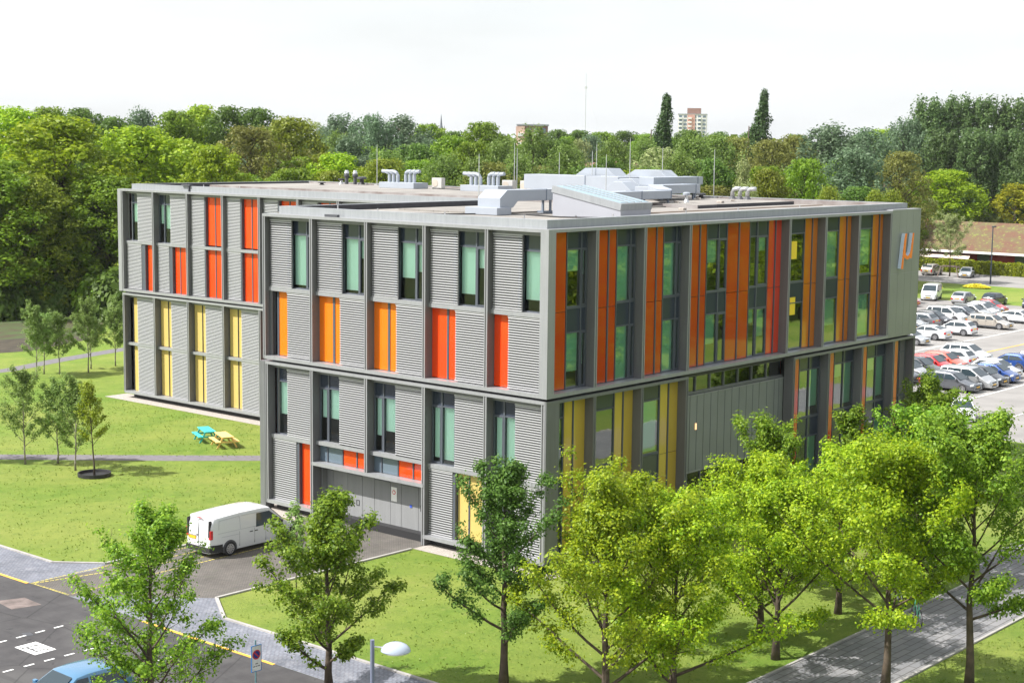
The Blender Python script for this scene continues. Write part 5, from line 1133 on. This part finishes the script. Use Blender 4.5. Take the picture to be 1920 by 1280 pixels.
# understorey at the wood's edge
def bush(name, seed, H, R, leafm, n=2600, ls=.2):
    rng = np.random.default_rng(seed); d = rng.normal(size=(n, 3)); d /= np.linalg.norm(d, axis=1, keepdims=True); d[:, 2] = np.abs(d[:, 2])
    k = rng.integers(0, 9, n); cen = rng.uniform(-.5, .5, (9, 3))*[R, R, 0]; C = cen[k]+d*(R*.62*rng.uniform(.5, 1.05, n)**.5)[:, None]*[1, 1, H/R*1.5]
    me = quads_mesh("foliage", C, d+rng.normal(size=(n, 3))*.4+[0, 0, .3], ls*rng.uniform(.6, 1.4, n), rng, leafm)
    return bpy.data.objects.new(name, me)
bp_ = [bush("woodland_bush", 300+i, 2.2, 2.2, M[k]) for i, k in enumerate(('f_green', 'f_dark', 'f_birch'))]
used = set()
for i in range(26):
    x, y = fwd(rn.uniform(166, 184), -60+i*1.9+rn.uniform(-.6, .6))
    p = bp_[i % 3]; o = p if i < 3 else p.copy(); COL.objects.link(o); o.location = (x, y, 0); s = rn.uniform(1.2, 2.1); o.scale = (s, s, s*rn.uniform(1, 1.5)); o.rotation_euler = (0, 0, rn.uniform(0, 6))
    tag(o, "low bush among the trunks at the edge of the wood", "bush", "bushes at the edge of the wood")
# trees across the street (seen mirrored in the long facade)
for i in range(26):
    x = 14+i*5.6+rn.uniform(-2, 2); y = -30-(i % 3)*7-i*.9+rn.uniform(-3, 3)
    put_wood(x, y, rn.uniform(13, 17), rn.uniform(9, 12), ['oakb', 'oak', 'oak'][i % 3], "leafy tree across the street, mirrored in the long glazed facade")["group"] = "trees mirrored in the facade"
# far-off wood reading as one mass
rng = np.random.default_rng(77); n = 90000
dist = rng.uniform(430, 1900, n); ang = rng.uniform(-.42, .42, n)+math.atan2(.6505, .7595)
hz = 13+4*np.sin(ang*61+dist*.01)+3*np.sin(ang*140+2)+rng.normal(size=n)*1.6; zz = hz*rng.uniform(.45, 1, n)**.5
C = np.stack([-53.67+dist*np.cos(ang), -43.94+dist*np.sin(ang), zz], axis=1); N = rng.normal(size=(n, 3))+[-.5, -.4, .6]
me = quads_mesh("far_wood", C, N, 1.6*rng.uniform(.6, 1.6, n), rng, M['f_green']); fo = bpy.data.objects.new("far_wood", me); COL.objects.link(fo); tag(fo, "distant belt of trees fading along the skyline", "wood", kind="stuff")
# ------------------------------------------------------------------ hedge, pavilion, far buildings
def hedge(name, lab, x, y0, y1, w, h, leafm, n):
    rng = np.random.default_rng(9); f_ = rng.integers(0, 3, n); u = rng.random(n)
    P = np.zeros((n, 3)); N = np.zeros((n, 3)); lump = .10*np.sin(np.linspace(0, 1, n)*50)
    yy = y0+(y1-y0)*rng.random(n); bul = .09*np.sin(yy*1.7)+.07*np.sin(yy*4.1+1)+.05*np.sin(yy*9)
    side = f_ < 2; P[:, 1] = yy
    P[side, 0] = x-w/2-bul[side]; P[side, 2] = h*u[side]; N[side, 0] = -1
    P[~side, 0] = x-w/2+w*u[~side]; P[~side, 2] = h+bul[~side]; N[~side, 2] = 1
    P += rng.normal(size=(n, 3))*.05; N += rng.normal(size=(n, 3))*.7
    core_ = MB(); core_.box(x-w/2+.12, x+w/2-.1, y0, y1, 0, h-.12); t = core_.build(name, mat("hedge_twigs", (.05, .06, .015), .9)); tag(t, lab, "hedge")
    me = quads_mesh("foliage", P, N, .13*rng.uniform(.6, 1.4, n), rng, leafm); o = bpy.data.objects.new("foliage", me); COL.objects.link(o); o.parent = t
hedge("hedge", "long clipped yellow-green hedge beyond the car park", 172.2, 20, 86, 1.4, 1.9, M['f_hedge'], 42000)
kb = MB(); kb.box(170.9, 171.05, 20, 86, 0, .14); tag(kb.build("kerb", M['kerb']), kind="structure")
sed, nt, b = node_mat("sedum_roof"); o_ = objco(nt)
c_ = mixc(nt, ramp(nt, noise(nt, o_, .45, 6, .65), .4, .6), (.14, .068, .045), (.13, .105, .05)); c_ = mixc(nt, ramp(nt, noise(nt, o_, 1.6, 5, .7), .56, .64), c_, (.20, .24, .05))
nt.links.new(c_, b.inputs["Base Color"]); setp(b, rough=.95); bump(nt, b, noise(nt, o_, 6, 4), .6, .1)
pv = empty("pavilion", (178.5, 46, .5)); tag(pv, "long low pavilion with dark red walls and a sedum-covered roof", "building")
m = MB(); m.box(.8, 18, -34, 29, -.5, 2.35); m.build("wall", mat("dark_red_boards", (.22, .012, .02), .6), pv)
m = MB(); m.add([(-.6, -35, 2.42), (-.6, 30, 2.42), (9.6, 28.5, 6.5), (9.6, -35, 6.5), (19, -35, 2.42), (19, 30, 2.42)], [(0, 1, 2, 3), (3, 2, 5, 4)]); m.add([(-.6, 30, 2.42), (19, 30, 2.42), (9.6, 28.5, 6.5)], [(0, 1, 2)]); rf = m.build("roof", sed, pv, fixn=False)
m = MB(); m.box(-.72, -.58, -35, 30.1, 2.18, 2.52); m.build("gutter_board", M['white_line'], rf)
m = MB(); m.obox((4.5, 29.4, 4.5), (5.3, -.75, 2.12), (.0, .12, 0), (-.08, 0, .14)); m.build("verge_board", mat("pinkish_verge", (.62, .22, .18), .6), rf)
for k, (y0, y1, c) in enumerate([(-2, -.6, 'metal_dark'), (-.5, .4, 'sand'), (.5, .9, 'white_line'), (-5, -3.6, 'metal_dark'), (-8, -7.2, 'sand'), (8, 10, 'metal_dark'), (14, 16, 'metal_dark'), (3, 4.2, 'metal_dark')]):
    m = MB(); m.box(.72, .79, y0, y1, .3, 2.1); m.build("window" if c == 'metal_dark' else "door_panel", M[c], pv)
for yy, h in ((2.0, 1.5), (-6, .9)):
    m = MB(); m.lathe([(.35, 0), (.35, .5), (.62, .75), (.62, 1.2), (.3, h)], (9.2, yy, 6.2), 16); m.build("roof_cowl", M['galv'], rf, smooth=False)
aw = empty("awning", (177.4, 67, 0)); tag(aw, "beige fabric awning stretched before the pavilion", "awning")
m = MB(); m.add([(-1.2, -5, 1.9), (-1.2, 4.5, 1.9), (1.2, 4.0, 2.35), (1.2, -4.2, 2.35)], [(0, 1, 2, 3)]); m.build("canopy", mat("beige_canvas", (.6, .5, .42), .8), aw)
for yy in (-5, -.2, 4.5): m = MB(); m.tube([(-1.2, yy, 0), (-1.2, yy, 1.95)], .05, 6); m.build("post", M['galv'], aw)
def block(name, lab, x, y, rz, w, d, h, wallm, nx, nz_, win_m, extra=None):
    t = empty(name, (x, y, 0), rz); tag(t, lab, "building")
    m = MB(); m.box(-d/2, d/2, -w/2, w/2, 0, h); m.build("wall", wallm, t)
    m = MB(); m.box(-d/2-.3, d/2+.3, -w/2-.3, w/2+.3, h, h+.5); m.build("roof", M['parapet'], t)
    for i in range(nx):
        for j in range(nz_):
            if h-(j+1)*2.9 < 6: continue
            wa = w/nx; y0 = -w/2+wa*(i+.18); z1 = h-.7-j*2.9; m = MB(); m.box(-d/2-.12, -d/2-.02, y0, y0+wa*.64, z1-1.5, z1); m.build("window", win_m, t)
            if i % 2: m = MB(); m.box(-d/2-1.1, -d/2-.13, y0-.2, y0+wa*.64+.2, z1-2.6, z1-1.6); m.build("balcony", M['white_line'], t)
    return t
pink = mat("pinkish_brick", (.50, .27, .22), .8); browb = mat("brown_brick", (.24, .13, .10), .8); pale = mat("pale_cladding", (.62, .60, .60), .7)
tb = block("tower_block", "white and pink tower block on the skyline between the two tall poplars", 953, 643, R_(32), 21, 14, 39.3, pale, 6, 9, M['bluegrey'])
m = MB(); m.box(-7.4, -6.98, -2, 3.5, 8, 39.2); m.build("gable_panel", pink, tb); m = MB(); m.box(-4, 5, -6, 4, 39.8, 44); m.build("roof_house", browb, tb)
ab = block("apartment_block", "brown brick apartment block with glazed balconies above the trees", 349, 293, R_(38), 9.5, 12, 23.6, browb, 4, 6, M['bluegrey'])
m = MB(); m.box(-6.3, -6.02, 2.4, 5.2, 4, 23.4); m.build("gable_panel", mat("peach_render", (.62, .42, .33), .8), ab)
ch = empty("church", (977.5, 923, 0), .5); tag(ch, "distant church tower with a pointed dark spire on the skyline", "church")
m = MB(); m.box(-2.8, 2.8, -2.8, 2.8, 0, 26); m.build("tower", mat("church_stone", (.2, .17, .17), .8), ch); m = MB(); m.lathe([(2.6, 26), (1.0, 31), (.06, 41)], n=8); m.build("spire", mat("slate_spire", (.08, .09, .12), .7), ch)
for sx in (-1, 1): m = MB(); m.lathe([(.5, 26), (.5, 28), (.05, 31)], (sx*2.3, sx*-2.3, 0), 6); m.build("pinnacle", bpy.data.materials["slate_spire"], ch)
m = MB(); m.tube([(0, 0, 0), (0, 0, 95), (0, 0, 123)], [.55, .5, .3], 4)
for q in range(3): a = q*2.1; m.tube([(0, 0, 98), (60*math.cos(a), 60*math.sin(a), 0)], .07, 3)
m.box(-1.4, 1.4, -1.4, 1.4, 99, 103); o = m.build("radio_mast", M['galv']); o.location = (1941.7, 1519, 0); tag(o, "very thin guyed radio mast in the pale sky", "mast")
def house(x, y, rz, w, h, lab):
    t = empty("house", (x, y, 0), rz); tag(t, lab, "house", "houses glimpsed between the trees"); m = MB(); m.box(-4, 4, -w/2, w/2, 0, h); m.build("wall", M['white_line'], t)
    m = MB(); m.add([(-4.6, -w/2-.3, h-.1), (-4.6, w/2+.3, h-.1), (0, w/2+.3, h+3.4), (0, -w/2-.3, h+3.4), (4.6, -w/2-.3, h-.1), (4.6, w/2+.3, h-.1)], [(0, 3, 2, 1), (3, 4, 5, 2), (0, 4, 3), (1, 2, 5)]); m.build("roof", browb, t)
    for k in (-1, 1): m = MB(); m.box(-4.08, -4.01, k*w/5-.7, k*w/5+.7, h-2.3, h-1); m.build("window", M['metal_dark'], t)
house(212, 160, .6, 12, 11.2, "white house with brown roof, left one glimpsed between the trees"); house(219, 153, .7, 14, 11.8, "white house with brown roof, right one glimpsed between the trees"); house(250, 112, .4, 12, 9.5, "white house behind the big grey-green willow")
# ------------------------------------------------------------------ street furniture
lp = empty("street_lamp", (-25.7, -15.4, 0), R_(-52)); tag(lp, "blue-grey street lamp with a domed white head beside the green tree", "street lamp")
m = MB(); m.tube([(0, 0, 0), (0, 0, 1.2), (0, 0, 6.35)], [.075, .06, .055], 12); m.build("pole", mat("blue_grey_pole", (.15, .17, .24), .4), lp, smooth=False)
m = MB(); m.tube([(.05, 0, 6.17), (.42, 0, 6.14)], .022, 8); m.build("arm", M['galv'], lp)
m = MB(); n_ = 20
prof = [(0, .20), (.10, .19), (.20, .15), (.30, .075), (.345, .0), (.34, -.02)]
m.lathe([(.40, -.01), (.40, .0), (.37, .08), (.29, .155), (.17, .205), (.02, .23)], (.62, 0, 6.08), 28)
hd_ = m.build("lamp_head", mat("lamp_head_white_blue", (.36, .41, .50), .25, coat=.5), lp, smooth=True); hd_.scale = (.97, .8, 1)
m = MB(); m.lathe([(.34, -.035), (.34, -.012)], (.62, 0, 6.08), 24); m.build("lens", M['galv'], lp)
sg = empty("no_parking_sign", (-17.2, -1.0, 0), R_(88)); sg.location = (-19.0, -2.9, 0); tag(sg, "white no parking sign with a red ring on a thin green pole", "traffic sign")
m = MB(); m.tube([(0, 0, 0), (0, 0, 2.08)], .028, 8); m.tube([(0, 0, 0), (0, 0, .55)], .045, 8); m.build("pole", mat("green_grey_pole", (.12, .22, .24), .5), sg)
m = MB(); m.box(-.05, -.03, -.21, .21, 1.0, 1.9); pl_ = m.build("sign_plate", M['white_line'], sg, bevel=.004)
m = MB()
for (a, b_, c, d) in ((-.215, -.195, .99, 1.91), (.195, .215, .99, 1.91)): m.box(-.056, -.028, a, b_, c, d)
m.box(-.056, -.028, -.195, .195, .99, 1.01); m.box(-.056, -.028, -.195, .195, 1.89, 1.91); m.build("sign_border", mat("sign_border_blue", (.03, .16, .42), .4), pl_)
def disc(r, x, mt): m = MB(); m.prism([(x, r*math.cos(q*math.pi/16), 1.58+r*math.sin(q*math.pi/16)) for q in range(32)], 0, (-.003, 0, 0)); m.build("sign_disc", mt, pl_, fixn=True)
disc(.17, -.051, bpy.data.materials["sign_red"]); disc(.128, -.055, mat("sign_deep_blue", (.02, .04, .25), .4))
m = MB(); m.obox((-.0595, 0, 1.58), (.0015, 0, 0), (0, .095, .095), (0, -.016, .016)); m.build("sign_bar", bpy.data.materials["sign_red"], pl_)
m = MB()
for z, segs in ((1.25, ((-.06, .05),)), (1.16, ((-.15, -.05), (-.03, .03), (.05, .14)))):
    for a, b_ in segs: m.box(-.053, -.0505, a, b_, z, z+.028)
m.build("sign_lettering", M['darkgrey'], pl_)
bl = empty("tall_street_lamp", (157.7, 50.1, 0)); tag(bl, "slim dark lamp post standing between the car park and the hedge", "street lamp")
m = MB(); m.tube([(0, 0, 0), (0, 0, 8)], [.12, .07], 8); m.build("pole", mat("dark_blue_post", (.04, .05, .08), .4), bl); m = MB(); m.box(-.1, .75, -.15, .15, 7.85, 8.05); m.build("lamp_head", M['darkgrey'], bl, bevel=.03)
# picnic tables
def picnic(name, lab, cx, cy, ang, colr, nm):
    mt = mat(nm, colr, .55, .05, 3); t = empty(name, (cx, cy, 0), ang); tag(t, lab, "picnic table", "picnic tables on the lawn")
    for k in range(1): 
        m = MB()
        for q in range(5): m.box(-1.0, 1.0, -.36+q*.147, -.36+q*.147+.137, .71, .75)
        m.build("table_top", mt, t)
    for s in (-1, 1):
        m = MB()
        for q in range(2): m.box(-1.0, 1.0, s*.58+(q-1)*.15+.005, s*.58+q*.15-.005, .42, .46)
        m.build("bench", mt, t)
        for s2 in (-1, 1):
            m = MB(); p0 = Vector((s*.72, s2*.24, .70)); p1 = Vector((s*.72, s2*.62, 0)); d_ = p1-p0; m.obox((p0+p1)/2, d_/2, (.022, 0, 0), d_.normalized().cross(Vector((1, 0, 0)))*.05); m.build("leg", mt, t)
        m = MB(); m.box(s*.72+.024, s*.72+.064, -.72, .72, .33, .42); m.box(s*.72+.024, s*.72+.064, -.33, .33, .63, .71); m.build("cross_rail", mt, t)
ax = math.atan2(34.45-32.5, 9.8-8.9)
picnic("picnic_table", "yellow wooden picnic table on the lawn, in front of the turquoise one", 9.35, 33.45, ax, (.85, .58, .20), "yellow_table_paint")
picnic("picnic_table", "turquoise wooden picnic table on the lawn, behind the yellow one", 9.75, 35.65, ax, (.05, .50, .50), "turquoise_table_paint")
# timber frame round the tree by the hedge, and that tree
tf = empty("timber_tree_guard", (166.0, 60.1, 0), .2); tag(tf, "weathered timber frame around the small tree by the hedge", "tree guard")
for s in (-1, 1):
    for s2 in (-1, 1): m = MB(); m.tube([(s*1.15, s2*1.5, 0), (s*.8, s2*1.1, 1.5)], .07, 6); m.build("post", mat("weathered_timber", (.2, .15, .13), .9) if "weathered_timber" not in bpy.data.materials else bpy.data.materials["weathered_timber"], tf)
    m = MB(); m.box(s*.8-.05, s*.8+.05, -1.3, 1.3, 1.42, 1.54); m.build("rail", bpy.data.materials["weathered_timber"], tf)
for s2 in (-1, 1): m = MB(); m.box(-.8, .8, s2*1.15-.05, s2*1.15+.05, 1.3, 1.41); m.build("rail", bpy.data.materials["weathered_timber"], tf)
o = street_tree("small_tree", 41, 8.6, 4.1, 2.2, M['f_pale'], M['bark'], 6500, .13, r0=.1); o.location = (166, 60.1, 0); tag(o, "small round tree growing inside the timber frame, before the pavilion", "tree")
for i, (x, y, H, R) in enumerate([(175, 51.5, 7.0, 1.1), (175.5, 50.3, 7.6, 1.2), (175.2, 45, 7.4, 1.3), (176, 43, 7.2, 1.4), (174.5, 72, 5, 1.6)]):
    o = street_tree("slender_tree", 50+i, H, R, 1.4, M['f_pale'], M['bark_pale'], 2600, .14, r0=.06, up=1.0, apex=.95, nprim=16); o.location = (x, y, 0)
    tag(o, ["slim pale tree before the sedum roof, shorter of the left pair", "slim pale tree before the sedum roof, taller of the left pair", "slim pale tree right of the dark lamp post", "slim pale tree at the right edge before the sedum roof", "small pale tree at the left end of the pavilion"][i], "tree", "slender trees before the pavilion")
# yellow flower patch on the grass strip
rng = np.random.default_rng(3); n = 5000; a = rng.uniform(0, 2*np.pi, n); r_ = np.sqrt(rng.random(n))
C = np.stack([150.5+1.0*r_*np.cos(a), 48.8+1.9*r_*np.sin(a), .15+.45*(1-r_**2)*rng.random(n)], axis=1)
me = quads_mesh("yellow_flowers", C, rng.normal(size=(n, 3))*.5+[0, 0, 1], .12*rng.uniform(.6, 1.3, n), rng, mat("yellow_blossom", (.75, .68, .06), .7)); o = bpy.data.objects.new("yellow_flowers", me); COL.objects.link(o); tag(o, "patch of bright yellow flowers on the grass strip", "flowers", kind="stuff")
# bicycles by the footpath
def bike(x, y, rz, colr, lab, i):
    t = empty("bicycle", (x, y, 0), rz); tag(t, lab, "bicycle", "bicycles left beside the footpath")
    for X in (-.52, .52):
        m = MB(); m.tube([(X+.33*math.cos(q*math.pi/10), 0, .34+.33*math.sin(q*math.pi/10)) for q in range(21)], .02, 5, False)
        for q in range(6): m.tube([(X, 0, .34), (X+.32*math.cos(q*math.pi/3), 0, .34+.32*math.sin(q*math.pi/3))], .006, 3, False)
        m.build("wheel", M['black'], t)
    m = MB(); P = dict(bb=(-.08, 0, .3), st=(-.22, 0, .8), hd=(.36, 0, .84), fx=(.52, 0, .34), rx=(-.52, 0, .34))
    for a_, b_ in (('bb', 'st'), ('st', 'hd'), ('bb', 'hd'), ('hd', 'fx'), ('rx', 'bb'), ('rx', 'st')): m.tube([P[a_], P[b_]], .018, 6)
    m.tube([(.36, 0, .84), (.33, 0, .98)], .015, 6); m.build("frame", paint("bike%d" % i, colr), t)
    m = MB(); m.tube([(.25, -.27, 1.0), (.35, -.12, 1.0), (.35, .12, 1.0), (.25, .27, 1.0)], .015, 6); m.build("handlebar", M['galv'], t)
    m = MB(); m.box(-.36, -.12, -.07, .07, .88, .93); m.build("saddle", M['black'], t, bevel=.02)
bike(6.2, -13.9, .9, (.7, .72, .75), "pale bicycle parked beside the footpath under the trees", 1); bike(7.3, -13.7, 1.1, (.05, .05, .06), "dark bicycle parked beside the footpath", 2); bike(4.6, -15.6, .7, (.10, .5, .3), "green bicycle by the footpath behind the large tree's trunk", 3)
# grass tufts on the near lawns: real blades giving the lawn its nap
def tufts():
    rng = np.random.default_rng(12); n = 25000
    x = rng.uniform(-15, 16.4, n); y = rng.uniform(-13.5, 62, n)
    ok = ~(((x > -.8) & (y < 19.7) & (y > -.8)) | ((y > 7.0) & (y < 15.8) & (x > -16)) | ((x < -13.2) & (y < 70)) | ((x < -11.5) & (y < 16) & (y > 5)) | ((x > 15.5) & (y > 18)))
    d = np.abs((y-40.2)+(x+2.9)*1.13)/1.51; ok &= ~((d < 1.25)); 
    xx = rng.uniform(-16, 30, n//3); yy = rng.uniform(-26, -18.6, n//3)
    x = np.concatenate([x[ok], xx]); y = np.concatenate([y[ok], yy]); n = len(x)
    pat = np.sin(x*1.9+np.sin(y*1.3)*2)+np.sin(y*2.3+np.sin(x*.9)*2)+rng.normal(size=n)*.7; k = pat > -1.2; x = x[k]; y = y[k]; n = len(x)
    h = .03+.035*rng.random(n); C = np.stack([x, y, h*.6], axis=1); N = rng.normal(size=(n, 3)); N[:, 2] *= .35; N[:, 2] += .25
    me = quads_mesh("lawn_tufts", C, N, h, rng, M['tuft'], asp=.45); o = bpy.data.objects.new("lawn_tufts", me); COL.objects.link(o); tag(o, "short tufts of grass in the lawn", "grass", kind="stuff")
M['tuft'] = leaf_mat("grass_tuft_blades", (.12, .20, .022), (.26, .33, .06), .15, .35)
tufts()
# ------------------------------------------------------------------ haze
hz_ = MB(); hz_.box(-300, 2300, -1400, 1900, -1, 135)
hm = bpy.data.materials.new("thin_haze"); hm.use_nodes = True; nt = hm.node_tree; nt.nodes.remove(nt.nodes["Principled BSDF"])
pvn = nt.nodes.new("ShaderNodeVolumePrincipled"); pvn.inputs["Color"].default_value = (.93, .96, 1, 1); pvn.inputs["Density"].default_value = .00007; pvn.inputs["Anisotropy"].default_value = .2
nt.links.new(pvn.outputs[0], nt.nodes["Material Output"].inputs["Volume"]); ho = hz_.build("haze", hm); tag(ho, kind="stuff"); ho["label"] = "thin pale haze over the far trees"
bpy.context.view_layer.update()
